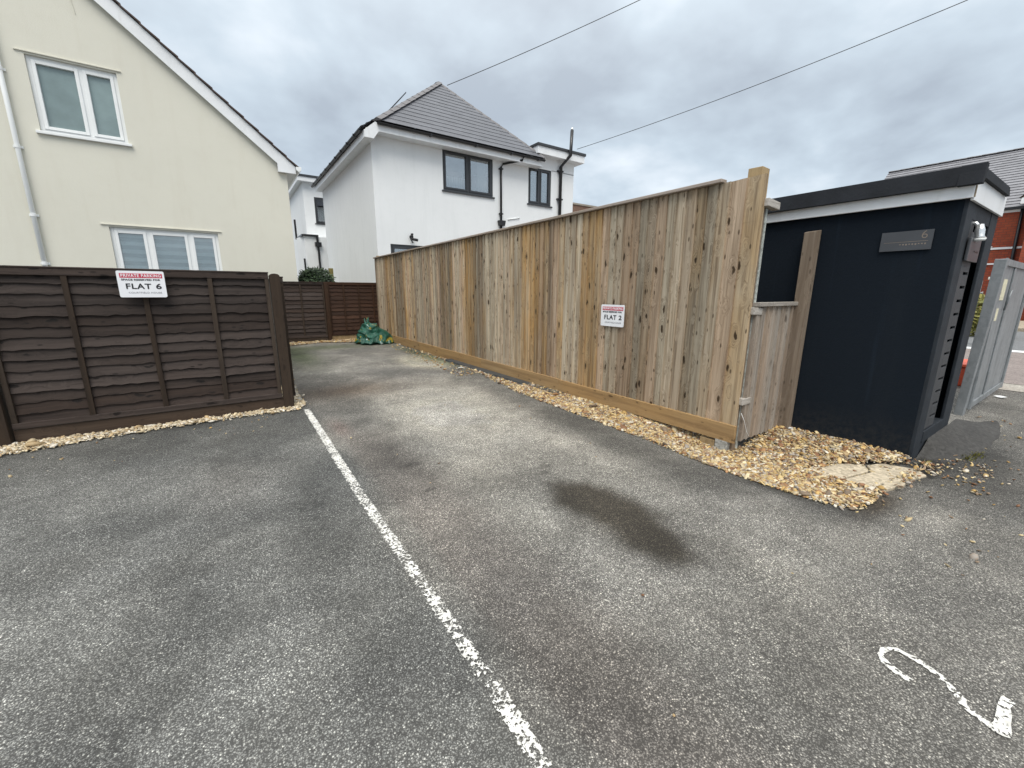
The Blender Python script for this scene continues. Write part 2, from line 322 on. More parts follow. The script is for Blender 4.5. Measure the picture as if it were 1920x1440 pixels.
MAT['frost'] = plain('obscured_glass', (0.20, 0.265, 0.265), 0.05, 0.25, 1.2, spec=1.0)
MAT['galv'] = galv()
MAT['sticker'] = plain('cream_label', (0.70, 0.66, 0.48), 0.5, 0.25, 30)
MAT['sign'] = plain('white_sign_face', (0.80, 0.81, 0.84), 0.35, 0.03)
MAT['red'] = plain('red_print', (0.52, 0.035, 0.075), 0.4, 0.03)
MAT['ink'] = plain('black_print', (0.012, 0.012, 0.016), 0.4, 0.05)
MAT['inkg'] = plain('grey_print', (0.22, 0.22, 0.24), 0.4, 0.05)
MAT['stone'] = stone_mat()
MAT['bed'] = sett('gravel_bed', (0.16, 0.11, 0.065))
MAT['slab'] = sett('sandstone_slab', (0.50, 0.43, 0.32))
MAT['kerb'] = sett('concrete_edging', (0.34, 0.32, 0.28))
MAT['ramp'] = sett('smooth_tarmac', (0.060, 0.058, 0.055))
MAT['road'] = sett('road_asphalt', (0.17, 0.175, 0.18))
MAT['pavered'] = sett('reddish_tarmac', (0.23, 0.195, 0.18))
MAT['pavetan'] = sett('tan_paving', (0.34, 0.29, 0.22))
MAT['paint'] = paint('worn_white_paint')
MAT['paint2'] = paint('worn_white_digit_paint', 0.475, 0.4)
MAT['silver'] = plain('silvered_mottled_timber', (0.34, 0.36, 0.34), 0.85, 0.45, 35, 0.5, 60)
MAT['paint3'] = paint('thick_white_digit_paint', 0.44, 0.44)
MAT['conc'] = sett('weathered_concrete', (0.34, 0.34, 0.32))
MAT['membrane'] = plain('slate_blue_plastic_sheet', (0.045, 0.053, 0.060), 0.4, 0.3, 8, 0.4, 20)
MAT['leaf'] = leafmat('dark_evergreen_leaf', (0.012, 0.022, 0.012), (0.05, 0.085, 0.035))
MAT['leafy'] = leafmat('yellow_green_leaf', (0.12, 0.13, 0.03), (0.30, 0.27, 0.07))
MAT['twig'] = plain('brown_twig', (0.06, 0.04, 0.03), 0.8, 0.2)
MAT['bag'] = tarp()
MAT['orange'] = plain('coral_orange_plastic', (0.72, 0.12, 0.06), 0.4, 0.12)
MAT['cream_paint'] = plain('cream_painted_post', (0.62, 0.62, 0.56), 0.5, 0.1)
MAT['wire'] = plain('cable_sheath', (0.03, 0.03, 0.033), 0.6, 0.1)
MAT['litter'] = plain('pale_plastic_litter', (0.75, 0.76, 0.76), 0.4, 0.06)
MAT['algae'] = wood('mossy_green_post', (0.16, 0.13, 0.04), (0.22, 0.19, 0.07), (0.07, 0.06, 0.03), 'z', (0.2, 0.9), 0.3)

# ------------------------------------------------------------------ mesh helpers
class MB:
    def __init__(s): s.v = []; s.f = []; s.r = []; s.mi = []; s.cur = (0.5, 0.5, 0.5); s.mat = 0
    def rnd(s): s.cur = (random.random(), random.random(), random.random()); return s
    def add(s, vs, fs):
        b = len(s.v); s.v += [tuple(v) for v in vs]; s.r += [s.cur] * len(vs)
        s.f += [tuple(b + i for i in f) for f in fs]; s.mi += [s.mat] * len(fs); return s
    def hexa(s, p): # p: 4 bottom (ccw from above) + 4 top
        return s.add(p, [(3, 2, 1, 0), (4, 5, 6, 7), (0, 1, 5, 4), (1, 2, 6, 5), (2, 3, 7, 6), (3, 0, 4, 7)])
    def box(s, x0, x1, y0, y1, z0, z1):
        return s.hexa([(x0, y0, z0), (x1, y0, z0), (x1, y1, z0), (x0, y1, z0), (x0, y0, z1), (x1, y0, z1), (x1, y1, z1), (x0, y1, z1)])
    def quad(s, a, b, c, d): return s.add([a, b, c, d], [(0, 1, 2, 3)])
    def poly(s, pts): return s.add(pts, [tuple(range(len(pts)))])
    def prism(s, pts, vec):
        n = len(pts); vec = Vector(vec); q = [tuple(Vector(p) + vec) for p in pts]
        return s.add(list(pts) + q, [tuple(range(n))[::-1], tuple(range(n, 2 * n))] + [(i, (i + 1) % n, n + (i + 1) % n, n + i) for i in range(n)])
    def tube(s, pts, r, seg=10, cap=True):
        pts = [Vector(p) for p in pts]; rings = []
        for i, p in enumerate(pts):
            t = ((pts[i + 1] if i < len(pts) - 1 else p) - (pts[i - 1] if i else p)).normalized()
            up = Vector((0, 0, 1)) if abs(t.z) < 0.9 else Vector((1, 0, 0))
            a = t.cross(up).normalized(); b = t.cross(a).normalized()
            rr = r[i] if isinstance(r, (list, tuple)) else r
            rings.append([p + (a * math.cos(2 * math.pi * k / seg) + b * math.sin(2 * math.pi * k / seg)) * rr for k in range(seg)])
        vs = [v for q in rings for v in q]; fs = []
        for i in range(len(pts) - 1):
            for k in range(seg):
                fs.append((i * seg + k, i * seg + (k + 1) % seg, (i + 1) * seg + (k + 1) % seg, (i + 1) * seg + k))
        if cap: fs += [tuple(range(seg))[::-1], tuple((len(pts) - 1) * seg + k for k in range(seg))]
        return s.add(vs, fs)
    def build(s, name, mats, parent=None, smooth=False, bevel=0, origin=None):
        if not isinstance(mats, (list, tuple)): mats = [mats]
        o0 = Vector(parent.get('_w', (0, 0, 0))) if parent else (Vector(origin) if origin else Vector((0, 0, 0)))
        me = bpy.data.meshes.new(name)
        me.from_pydata([tuple(Vector(v) - o0) for v in s.v], [], s.f); me.update()
        for mm in mats: me.materials.append(MAT[mm] if isinstance(mm, str) else mm)
        if len(mats) > 1: me.polygons.foreach_set('material_index', s.mi)
        at = me.attributes.new('rnd', 'FLOAT_COLOR', 'POINT')
        at.data.foreach_set('color', np.array([(*c, 1.0) for c in s.r], dtype=np.float32).ravel())
        if smooth: me.polygons.foreach_set('use_smooth', [True] * len(me.polygons))
        o = bpy.data.objects.new(name, me); COL.objects.link(o)
        if parent: o.parent = parent
        elif origin: o.location = o0
        if parent: o['_w'] = tuple(o0)
        if bevel:
            b = o.modifiers.new('bevel', 'BEVEL'); b.width = bevel; b.segments = 2; b.limit_method = 'ANGLE'
        return o

THINGS = []
def thing(name, label, cat, loc=(0, 0, 0), group=None):
    o = bpy.data.objects.new(name, None); COL.objects.link(o); o.location = loc; o.empty_display_size = 0.1
    o['label'] = label; o['category'] = cat; o['_w'] = tuple(loc)
    if group: o['group'] = group
    return o
def tag(o, label, cat, group=None, kind=None):
    o['label'] = label; o['category'] = cat
    if group: o['group'] = group
    if kind: o['kind'] = kind
    return o
def struct(o): o['kind'] = 'structure'; return o
def fn(x, y, z=0.0): return noise.noise(Vector((x, y, z)))

def clip(poly, a, b, c):   # keep a*x+b*z<=c
    out_ = []
    for i in range(len(poly)):
        p, q = poly[i], poly[(i + 1) % len(poly)]
        dp, dq = a * p[0] + b * p[1] - c, a * q[0] + b * q[1] - c
        if dp <= 0: out_.append(p)
        if (dp < 0 < dq) or (dq < 0 < dp):
            t = dp / (dp - dq); out_.append((p[0] + t * (q[0] - p[0]), p[1] + t * (q[1] - p[1])))
    return out_
def frame(org, U, W):
    org, U, W = Vector(org), Vector(U), Vector(W)   # u along wall, v up, w outward from wall
    return lambda u, v, w_=0.0: tuple(org + U * u + Vector((0, 0, 1)) * v + W * w_)
def wall(mb, T, u0, u1, v0, v1, holes, reveal=0.12, halfplanes=()):
    us = sorted({u0, u1, *[h[0] for h in holes], *[h[1] for h in holes]}); vs_ = sorted({v0, v1, *[h[2] for h in holes], *[h[3] for h in holes]})
    for i in range(len(us) - 1):
        for j in range(len(vs_) - 1):
            uc, vc = (us[i] + us[i + 1]) / 2, (vs_[j] + vs_[j + 1]) / 2
            if any(h[0] < uc < h[1] and h[2] < vc < h[3] for h in holes): continue
            p = [(us[i], vs_[j]), (us[i + 1], vs_[j]), (us[i + 1], vs_[j + 1]), (us[i], vs_[j + 1])]
            for hp in halfplanes:
                p = clip(p, *hp)
                if len(p) < 3: break
            if len(p) >= 3: mb.poly([T(u, v) for u, v in p])
    for a, b, c, d_ in holes:
        for (p, q) in (((a, c), (b, c)), ((b, c), (b, d_)), ((b, d_), (a, d_)), ((a, d_), (a, c))):
            mb.quad(T(*p), T(*q), T(*q, -reveal), T(*p, -reveal))
def fbox(mb, T, u0, u1, v0, v1, w0, w1):
    p = [T(u0, v0, w1), T(u1, v0, w1), T(u1, v0, w0), T(u0, v0, w0), T(u0, v1, w1), T(u1, v1, w1), T(u1, v1, w0), T(u0, v1, w0)]
    return mb.hexa(p)
def window(parent, T, u0, u1, v0, v1, nsplit, mat, depth=0.08, glassm='glass', sill=None, fr=0.05, sash=0.045, inside=None, splits=None):
    f = MB(); w1, w0 = -depth + 0.045, -depth - 0.02
    fbox(f, T, u0, u0 + fr, v0, v1, w0, w1); fbox(f, T, u1 - fr, u1, v0, v1, w0, w1)
    fbox(f, T, u0 + fr, u1 - fr, v0, v0 + fr, w0, w1 - .002); fbox(f, T, u0 + fr, u1 - fr, v1 - fr, v1, w0, w1 - .002)
    W = f.build('window', mat, parent, bevel=0.004)
    sp = splits or [u0 + fr / 2 + (u1 - u0 - fr) * i / nsplit for i in range(nsplit + 1)]
    g = MB(); s = MB()
    for i in range(len(sp) - 1):
        a = sp[i] + fr / 2; b = sp[i + 1] - fr / 2
        if i: fbox(f2 := MB(), T, sp[i] - fr / 2, sp[i] + fr / 2, v0 + fr, v1 - fr, w0, w1 - .003); f2.build('mullion', mat, W)
        fbox(s, T, a, a + sash, v0 + fr, v1 - fr, w0, w1 + .012); fbox(s, T, b - sash, b, v0 + fr, v1 - fr, w0, w1 + .012)
        fbox(s, T, a + sash, b - sash, v0 + fr, v0 + fr + sash, w0, w1 + .010); fbox(s, T, a + sash, b - sash, v1 - fr - sash, v1 - fr, w0, w1 + .010)
        fbox(g, T, a + sash, b - sash, v0 + fr + sash, v1 - fr - sash, w0 + .02, w0 + .026)
    s.build('sash', mat, W, bevel=0.004); g.build('pane', glassm, W)
    if sill:
        q = MB(); fbox(q, T, u0 - 0.05, u1 + 0.05, v0 - 0.045, v0, -depth, 0.05); q.build('sill', sill, W, bevel=0.005)
    if inside:
        inside(W, u0 + fr, u1 - fr, v0 + fr, v1 - fr, w0)
    return W
def room(mat='void'):
    def f(W, a, b, c, d_, w0):
        pass
    return f
def slope_strips(mb, bl, br, tl, tr, n, lift=0.02):
    bl, br, tl, tr = map(Vector, (bl, br, tl, tr)); nrm = (br - bl).cross(tl - bl).normalized()
    if nrm.z < 0: nrm = -nrm
    for k in range(n):
        t0, t1 = k / n, (k + 1) / n
        a, b = bl.lerp(tl, t0) + nrm * lift, br.lerp(tr, t0) + nrm * lift
        c, e_ = br.lerp(tr, t1), bl.lerp(tl, t1)
        mb.quad(a, b, c, e_); mb.quad(a - nrm * lift, b - nrm * lift, b, a)

def text_mesh(body, size, bold=0.0, extrude=0.0006, width=None):
    c = bpy.data.curves.new('lettering', 'FONT'); c.body = body; c.size = size; c.offset = bold; c.extrude = extrude
    c.space_character = 1.12; c.align_x = 'CENTER'; c.align_y = 'CENTER'; c.resolution_u = 3
    o = bpy.data.objects.new('tmp', c); COL.objects.link(o)
    bpy.context.view_layer.update()
    me = bpy.data.meshes.new_from_object(o.evaluated_get(bpy.context.evaluated_depsgraph_get()))
    bpy.data.objects.remove(o); bpy.data.curves.remove(c)
    if width:
        xs = [v.co.x for v in me.vertices]; wd = max(xs) - min(xs)
        for v in me.vertices: v.co.x *= width / wd
    return me
def place_text(parent, T, body, size, u, v, w_, mat, bold=0.0, width=None):
    me = text_mesh(body, size, bold, 0.0006, width); me.name = 'lettering'
    o0 = Vector(parent['_w'])
    for q in me.vertices: q.co = Vector(T(u + q.co.x, v + q.co.y, w_ + q.co.z)) - o0
    me.materials.clear(); me.materials.append(MAT[mat])
    o = bpy.data.objects.new('lettering', me); COL.objects.link(o); o.parent = parent; return o

# ------------------------------------------------------------------ ground
def terr(x, y):
    return -0.085 * math.exp(-((x - 3.17) / 0.5) ** 2 - ((y - 1.45) / 0.75) ** 2)
STAIN = [(1.561, 1.87), (1.785, 1.766), (1.844, 1.593), (1.846, 1.318), (1.74, 1.015), (1.63, .89), (1.516, .921), (1.432, 1.118), (1.433, 1.364), (1.44, 1.626)]
def inpoly(px, py, poly):
    c = np.zeros(px.shape, bool); n = len(poly)
    for i in range(n):
        x0, y0 = poly[i]; x1, y1 = poly[(i + 1) % n]
        cond = ((y0 > py) != (y1 > py)) & (px < (x1 - x0) * (py - y0) / (y1 - y0 + 1e-12) + x0); c ^= cond
    return c
def polydist(px, py, poly, closed=True):
    d_ = np.full(px.shape, 1e9); n = len(poly)
    for i in range(n if closed else n - 1):
        x0, y0 = poly[i]; x1, y1 = poly[(i + 1) % n]; dx, dy = x1 - x0, y1 - y0
        t = np.clip(((px - x0) * dx + (py - y0) * dy) / (dx * dx + dy * dy), 0, 1)
        d_ = np.minimum(d_, np.hypot(px - x0 - t * dx, py - y0 - t * dy))
    return d_
xs = np.concatenate([[-400, -120, -40, -14, -8, -5, -3.5], np.arange(-2.4, 4.6, 0.04), np.arange(4.6, 9.0, 0.15), [10, 14, 22, 40, 120, 400]])
ys = np.concatenate([[-400, -120, -40, -14, -6, -3, -1.5], np.arange(-0.8, 5.0, 0.04), np.arange(5.0, 11.2, 0.08), [12, 16, 24, 40, 120, 400]])
GX, GY = np.meshgrid(xs, ys)
tone = np.ones(GX.shape + (3,))
BG = 1.6
def blob(x, y, rx, ry, amp, tint=(1, 1, 1), rot=0.0, p=2):
    global tone
    c, s = math.cos(rot), math.sin(rot); dx, dy = GX - x, GY - y
    u, v = (dx * c + dy * s) / rx, (-dx * s + dy * c) / ry
    g = np.exp(-np.power(np.hypot(u, v), p))
    tone *= 1 + g[..., None] * (amp * BG * np.array(tint))
nz = np.array([[fn(x * 1.3, y * 1.3, 3.0) + 0.5 * fn(x * 3.1, y * 3.1, 7.0) for x in xs] for y in ys])
nz2 = np.array([[fn(x * 7, y * 7, 1.0) + 0.6 * fn(x * 15, y * 15, 2.0) for x in xs] for y in ys])
sm = lambda v, a, b: np.clip((v - a) / (b - a), 0, 1) ** 2 * (3 - 2 * np.clip((v - a) / (b - a), 0, 1))
lb = 1 - sm(GX + 0.10 * nz, 0.50, 0.62)                         # left bay is darker and greener
tone *= 1 - 0.17 * lb[..., None] * np.array((1.18, 0.98, 0.80))
tone *= 1 - 0.20 * (lb * sm(GY + 0.25 * nz, 3.1, 4.3))[..., None]
mid = sm(GX, 0.95, 1.5) * (1 - sm(GX + .15 * nz, 2.35, 2.75)) * sm(GY, 1.6, 2.4) * (1 - sm(GY, 4.9, 5.8))
tone *= 1 + 0.58 * mid[..., None] * np.array((1.03, 1.0, 0.93))
tone *= 1 - 0.10 * (sm(GX, .62, .7) * (1 - sm(GX, 0.85, 1.2)) * (1 - sm(GY, 3, 4)))[..., None] * np.array((0.6, 1.0, 1.1))
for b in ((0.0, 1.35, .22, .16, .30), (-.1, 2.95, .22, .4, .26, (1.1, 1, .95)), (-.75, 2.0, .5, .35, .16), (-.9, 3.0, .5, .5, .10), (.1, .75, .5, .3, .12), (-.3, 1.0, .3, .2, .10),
          (.86, 3.0, .14, .35, -.22), (.95, 2.45, .10, .18, -.2), (1.15, 1.9, .3, .2, -.08), (2.52, 2.7, .24, 1.0, -.34), (1.75, 3.9, .8, .8, .16, (1, 1, .9)), (1.25, 2.2, .25, .5, .10), (1.28, 1.62, .2, .25, .25, (1, 1, .95)), (1.15, .9, .25, .3, .12), (.85, .75, .2, .2, -.14), (2.6, .5, .5, .12, .2, (1, .97, .93), -.35), (3.2, .35, .5, .08, .22, (1, .98, .95), -.15), (-.35, 1.9, .12, .8, -.14, (1, 1, 1), -.25), (.25, 2.0, .12, .9, -.15), (-1.1, 2.4, .15, .9, .12), (2.5, 1.65, .28, .5, -.10), (2.05, 1.7, .35, .25, .22, (1, 1, .96), .3), (2.35, .95, .5, .2, .28), (1.9, .62, .4, .12, .22, (1, 1, .97), -.4),  # the long dark band beside the gravel is shade put into the tone
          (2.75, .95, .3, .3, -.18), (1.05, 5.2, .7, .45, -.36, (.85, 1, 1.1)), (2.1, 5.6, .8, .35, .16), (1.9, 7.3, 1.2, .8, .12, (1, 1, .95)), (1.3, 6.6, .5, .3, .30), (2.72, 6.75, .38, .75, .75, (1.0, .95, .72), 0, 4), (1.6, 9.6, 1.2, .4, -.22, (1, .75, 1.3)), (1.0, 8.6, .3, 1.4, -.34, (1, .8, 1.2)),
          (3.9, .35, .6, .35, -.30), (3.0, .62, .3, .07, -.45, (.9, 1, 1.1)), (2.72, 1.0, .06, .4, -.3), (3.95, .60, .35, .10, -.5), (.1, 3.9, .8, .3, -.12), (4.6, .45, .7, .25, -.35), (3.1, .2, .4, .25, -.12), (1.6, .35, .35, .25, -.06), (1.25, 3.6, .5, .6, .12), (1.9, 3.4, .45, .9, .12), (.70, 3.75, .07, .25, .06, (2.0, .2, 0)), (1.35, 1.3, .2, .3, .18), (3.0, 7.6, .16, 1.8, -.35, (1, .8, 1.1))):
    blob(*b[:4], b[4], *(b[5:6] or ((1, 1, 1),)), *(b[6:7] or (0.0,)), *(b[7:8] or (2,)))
sdst = polydist(GX, GY, STAIN); sdst = np.where(inpoly(GX, GY, STAIN), -sdst, sdst) + 0.045 * nz2 + 0.05 * nz
st = 1 - sm(sdst, -0.09, 0.07)
tone *= 1 - st[..., None] * np.array((0.74, 0.765, 0.80))
for sx, sy, r_ in ((1.9, 2.85, .03), (2.05, 2.5, .035), (2.18, 2.25, .02), (1.72, 2.08, .035), (1.95, 1.95, .025), (1.62, 2.0, .03), (0.93, 2.62, .05), (0.9, 2.2, .04)):
    blob(sx, sy, r_ * 1.3, r_ * .8, -.32)
tone *= 1 + 0.26 * np.clip(nz, -1, 1)[..., None] * np.array((1.05, 1, .92)) + 0.08 * np.clip(nz2, -1, 1)[..., None]
tone = np.clip(tone, 0.12, 2.2)
Z = -0.085 * np.exp(-((GX - 3.17) / 0.5) ** 2 - ((GY - 1.45) / 0.75) ** 2)
me = bpy.data.meshes.new('ground'); ny, nx = GX.shape
vv = np.stack([GX, GY, Z], -1).reshape(-1, 3); idx = np.arange(ny * nx).reshape(ny, nx)
ff = np.stack([idx[:-1, :-1], idx[:-1, 1:], idx[1:, 1:], idx[1:, :-1]], -1).reshape(-1, 4)
me.from_pydata(vv.tolist(), [], ff.tolist()); me.materials.append(MAT['asphalt'])
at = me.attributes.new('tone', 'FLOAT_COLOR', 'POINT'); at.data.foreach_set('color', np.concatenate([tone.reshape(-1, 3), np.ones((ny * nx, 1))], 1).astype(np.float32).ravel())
me.polygons.foreach_set('use_smooth', [True] * len(me.polygons))
g = bpy.data.objects.new('ground', me); COL.objects.link(g); struct(g)

def sheet(name, mat, x0, x1, y0, y1, z, thick=0.0):
    mb = MB()
    if thick: mb.box(x0, x1, y0, y1, z - thick, z)
    else: mb.quad((x0, y0, z), (x1, y0, z), (x1, y1, z), (x0, y1, z))
    return struct(mb.build(name, mat))
sheet('kerb', 'kerb', 7.95, 8.55, -60, 60, 0.006)
sheet('pavement', 'pavered', 8.55, 13.3, -60, 60, 0.010)
sheet('road', 'road', 13.3, 21.0, -60, 60, 0.004)
sheet('road_line', 'upvc', 13.3, 13.75, -60, 60, 0.014)
sheet('pavement', 'pavetan', 21.0, 27.0, -60, 60, 0.11, 0.12)

# painted bay line and digit
def stroke(name, mat, pts, widths, z=0.004, step=0.02):
    # ribbon along pts with an 'edge' attribute 0 in the middle, 1 at the rim
    P = []
    for i in range(len(pts) - 1):
        a, b = Vector((*pts[i], 0)), Vector((*pts[i + 1], 0)); n = max(1, int((b - a).length / step))
        for k in range(n): P.append((a.lerp(b, k / n), widths[i] + (widths[i + 1] - widths[i]) * k / n))
    P.append((Vector((*pts[-1], 0)), widths[-1]))
    V, F, E = [], [], []; offs = (-0.5, -0.38, 0, 0.38, 0.5); ed = (1, .25, 0, .25, 1)
    for i, (p, wd) in enumerate(P):
        t = (P[min(i + 2, len(P) - 1)][0] - P[max(i - 2, 0)][0]).normalized(); nrm = Vector((-t.y, t.x, 0))
        for o_, e_ in zip(offs, ed):
            j = 0.009 * fn(p.x * 60 + o_ * 9, p.y * 60) if abs(o_) == 0.5 else 0
            q = p + nrm * (o_ * wd + j); V.append((q.x, q.y, z)); E.append(e_)
    for i in range(len(P) - 1):
        for k in range(4): F.append((i * 5 + k, i * 5 + k + 1, i * 5 + k + 6, i * 5 + k + 5))
    me = bpy.data.meshes.new(name); me.from_pydata(V, [], F); me.materials.append(MAT[mat])
    a = me.attributes.new('edge', 'FLOAT', 'POINT'); a.data.foreach_set('value', np.array(E, dtype=np.float32))
    o = bpy.data.objects.new(name, me); COL.objects.link(o); return struct(o)
stroke('bay_line', 'paint', [(0.548, 4.54), (0.541, 3.9), (0.530, 3.0), (0.524, 2.28), (0.532, 1.4), (0.536, .84), (0.524, 0.62), (0.52, -0.6)], [0.058, .062, .062, .060, .055, .053, .055, .055])
stroke('bay_number', 'paint2', [(1.626, 0.172), (1.628, 0.206), (1.644, 0.239), (1.666, 0.258), (1.700, 0.262), (1.723, 0.248), (1.738, 0.229), (1.741, 0.208), (1.742, 0.19), (1.737, 0.165), (1.733, 0.15), (1.722, 0.129), (1.705, 0.108), (1.683, 0.087), (1.654, 0.062), (1.638, 0.045), (1.628, 0.024), (1.622, 0.004)],
       [0.026, 0.029, 0.024, 0.015, 0.014, 0.015, 0.018, 0.020, 0.023, 0.026, 0.026, 0.024, 0.023, 0.024, 0.026, 0.027, 0.028, 0.029])
q = MB_POLY = [(1.782, 0.006), (1.786, -0.007), (1.778, -0.022), (1.746, -0.015), (1.715, -0.022), (1.675, -0.024), (1.635, -0.03), (1.617, -0.029), (1.609, -0.017), (1.608, 0.002), (1.62, 0.011), (1.648, 0.005), (1.687, 0.006), (1.727, 0.008), (1.755, 0.008)]
me = bpy.data.meshes.new('bay_number'); me.from_pydata([(x, y, .0055) for x, y in q], [], [tuple(range(len(q)))[::-1]]); me.materials.append(MAT['paint3'])
o = bpy.data.objects.new('bay_number', me); COL.objects.link(o); struct(o)

# ------------------------------------------------------------------ gravel
GR = [(3.335, 9.887), (3.12, 7.442), (3.08, 6.2), (2.98, 5.2), (2.83, 4.2), (2.76, 3.158), (2.753, 2.422), (2.80, 1.902), (2.765, 1.476), (2.76, 1.193), (2.735, 0.933), (2.80, 0.70), (3.00, 0.64), (3.12, .66), (3.19, 0.86), (3.22, 1.15), (3.3, 1.17), (3.62, 1.06), (3.86, 0.78), (3.93, .78), (3.93, 1.54), (3.3, 1.56), (3.3, 9.9)]
GS = [(3.05, 1.0), (3.05, .66), (3.28, .62), (3.62, .55), (3.82, .50), (3.97, .58), (3.95, .80), (3.62, 1.12), (3.2, 1.25)]
GL = [(-3.2, 4.15), (-1.5, 4.40), (-0.786, 4.535), (-0.023, 4.575), (0.35, 4.55), (0.50, 4.58), (0.545, 4.72), (0.56, 5.96), (0.62, 6.777), (.9, 10.2), (.5, 10.2), (.42, 4.74), (-3.2, 4.74)]
GB = [(0.9, 10.15), (1.25, 10.3), (1.725, 10.50), (2.1, 10.35), (2.6, 10.0), (3.1, 9.6), (3.3, 10.0), (3.3, 10.9), (0.9, 10.9)]
def ico(sub):
    import bmesh
    bm = bmesh.new(); bmesh.ops.create_icosphere(bm, subdivisions=sub, radius=1.0)
    v = np.array([q.co[:] for q in bm.verts]); f = np.array([[q.index for q in fc.verts] for fc in bm.faces]); bm.free(); return v, f
ICO = [ico(1), ico(2)]
PAL = np.array([(0.56, 0.41, 0.19), (0.62, 0.51, 0.30), (0.50, 0.33, 0.12), (0.58, 0.45, 0.22), (0.66, 0.56, 0.36), (0.34, 0.19, 0.09), (0.68, 0.64, 0.54), (0.26, 0.19, 0.13), (0.48, 0.36, 0.20), (0.22, 0.11, 0.06), (0.56, 0.48, 0.32), (0.36, 0.34, 0.31), (0.16, 0.13, 0.10)])
def scatter(name, regions, label, mat='stone', pal=PAL, zfun=None, bed=None):
    V, F, Cc = [], [], []; base = 0
    for poly, dens, size, sub, lift in regions:
        px = np.array([p[0] for p in poly]); py = np.array([p[1] for p in poly])
        area = (px.max() - px.min()) * (py.max() - py.min()); n = int(area * dens)
        X_, Y_ = rs.uniform(px.min(), px.max(), n), rs.uniform(py.min(), py.max(), n)
        jx, jy = rs.normal(0, .026, n), rs.normal(0, .026, n)
        k = inpoly(X_ + jx, Y_ + jy, poly); X_, Y_ = X_[k], Y_[k]
        iv, if_ = ICO[sub]
        for x, y in zip(X_, Y_):
            s = size * math.exp(rs.normal(0, .40)); sc = s * np.array((rs.uniform(.8, 1.5), rs.uniform(.6, 1.0), rs.uniform(.32, .62)))
            a = rs.uniform(0, 6.28); tx, ty = rs.normal(0, .35, 2)
            q = iv * (1 + rs.uniform(-.22, .22, (len(iv), 1))) * sc
            ca, sa = math.cos(a), math.sin(a); q = q @ np.array([[ca, sa, 0], [-sa, ca, 0], [0, 0, 1]])
            q[:, 2] += q[:, 0] * tx + q[:, 1] * ty
            z = terr(x, y) + lift(x, y) * rs.uniform(.55, 1.05) + s * .25
            q += (x, y, z); V.append(q); F.append(if_ + base); base += len(iv)
            c = pal[rs.randint(len(pal))] * rs.uniform(.55, 1.12); Cc.append(np.tile((*c, 1), (len(iv), 1)))
    nb = 0
    V = np.concatenate(V); F = np.concatenate(F); Cc = np.concatenate(Cc)
    me = bpy.data.meshes.new(name); me.vertices.add(len(V)); me.vertices.foreach_set('co', V.astype(np.float32).ravel())
    me.loops.add(F.size); me.loops.foreach_set('vertex_index', F.astype(np.int32).ravel())
    me.polygons.add(len(F)); me.polygons.foreach_set('loop_start', np.arange(0, F.size, 3, dtype=np.int32)); me.polygons.foreach_set('loop_total', np.full(len(F), 3, dtype=np.int32))
    me.update(); me.validate()
    a = me.attributes.new('tone', 'FLOAT_COLOR', 'POINT'); a.data.foreach_set('color', Cc.astype(np.float32).ravel())
    me.materials.append(MAT[mat]); o = bpy.data.objects.new(name, me); COL.objects.link(o)
    return tag(o, label, 'gravel', kind='stuff')
def bedmesh(name, poly, mat, lift, label):
    # triangulated sheet following the terrain under the stones
    px = [p[0] for p in poly]; py = [p[1] for p in poly]; st_ = 0.05
    X_ = np.arange(min(px), max(px) + st_, st_); Y_ = np.arange(min(py), max(py) + st_, st_); A, B = np.meshgrid(X_, Y_)
    ins = inpoly(A, B, poly) & (polydist(A, B, poly) > 0.02); V, F, ix = [], [], {}
    for j in range(len(Y_) - 1):
        for i in range(len(X_) - 1):
            if ins[j, i] and ins[j, i + 1] and ins[j + 1, i] and ins[j + 1, i + 1]:
                q = []
                for a, b in ((j, i), (j, i + 1), (j + 1, i + 1), (j + 1, i)):
                    if (a, b) not in ix: ix[(a, b)] = len(V); V.append((X_[b], Y_[a], terr(X_[b], Y_[a]) + 0.004 + lift(X_[b], Y_[a]) * .55))
                    q.append(ix[(a, b)])
                F.append(q)
    me = bpy.data.meshes.new(name); me.from_pydata(V, [], F); me.materials.append(MAT[mat]); o = bpy.data.objects.new(name, me); COL.objects.link(o)
    return struct(o)
def edge_lift(poly, h):
    a = poly
    def f(x, y):
        d_ = float(polydist(np.array([x]), np.array([y]), a)[0]); return h * min(1.0, d_ / 0.12)
    return f
def liftR(x, y): return max(0.0, min(0.05, 0.012 + 0.045 * (x - 2.85)))
flat = lambda x, y: 0.006
NEARR = [p for p in GR if p[1] < 4.3] + [(3.3, 4.3)]
NEARR = [(2.83, 4.2), (2.76, 3.158), (2.753, 2.422), (2.80, 1.902), (2.765, 1.476), (2.76, 1.193), (2.735, 0.933), (2.80, 0.70), (3.00, 0.64), (3.16, .66), (3.22, 0.88), (3.26, 1.05), (3.45, 1.02), (3.62, .88), (3.80, 0.72), (3.95, .74), (3.95, 1.56), (3.3, 1.56), (3.3, 4.2)]
FARR = [(3.34, 9.9), (3.14, 7.442), (3.09, 6.2), (2.98, 5.2), (2.83, 4.2), (3.3, 4.2)]
SCAT = [(2.3, 0.2), (3.1, 0.2), (4.3, 0.0), (6.0, 0.4), (5.0, .66), (4.0, .66), (3.2, .62), (2.72, .7), (2.5, 1.5)]
bedmesh('gravel_bed', NEARR, 'bed', liftR, '')
bedmesh('gravel_bed', GL, 'bed', lambda x, y: .012, '')
scatter('gravel', [(NEARR, 18000, 0.0074, 1, liftR), (FARR, 3600, 0.010, 0, flat), (GS, 1500, 0.0078, 1, lambda x, y: .03 if polydist(np.array([x]), np.array([y]), GS)[0] < .09 else .015 if random.random() < .3 else -.05)], 'golden flint gravel between the tall pine fence and the asphalt')
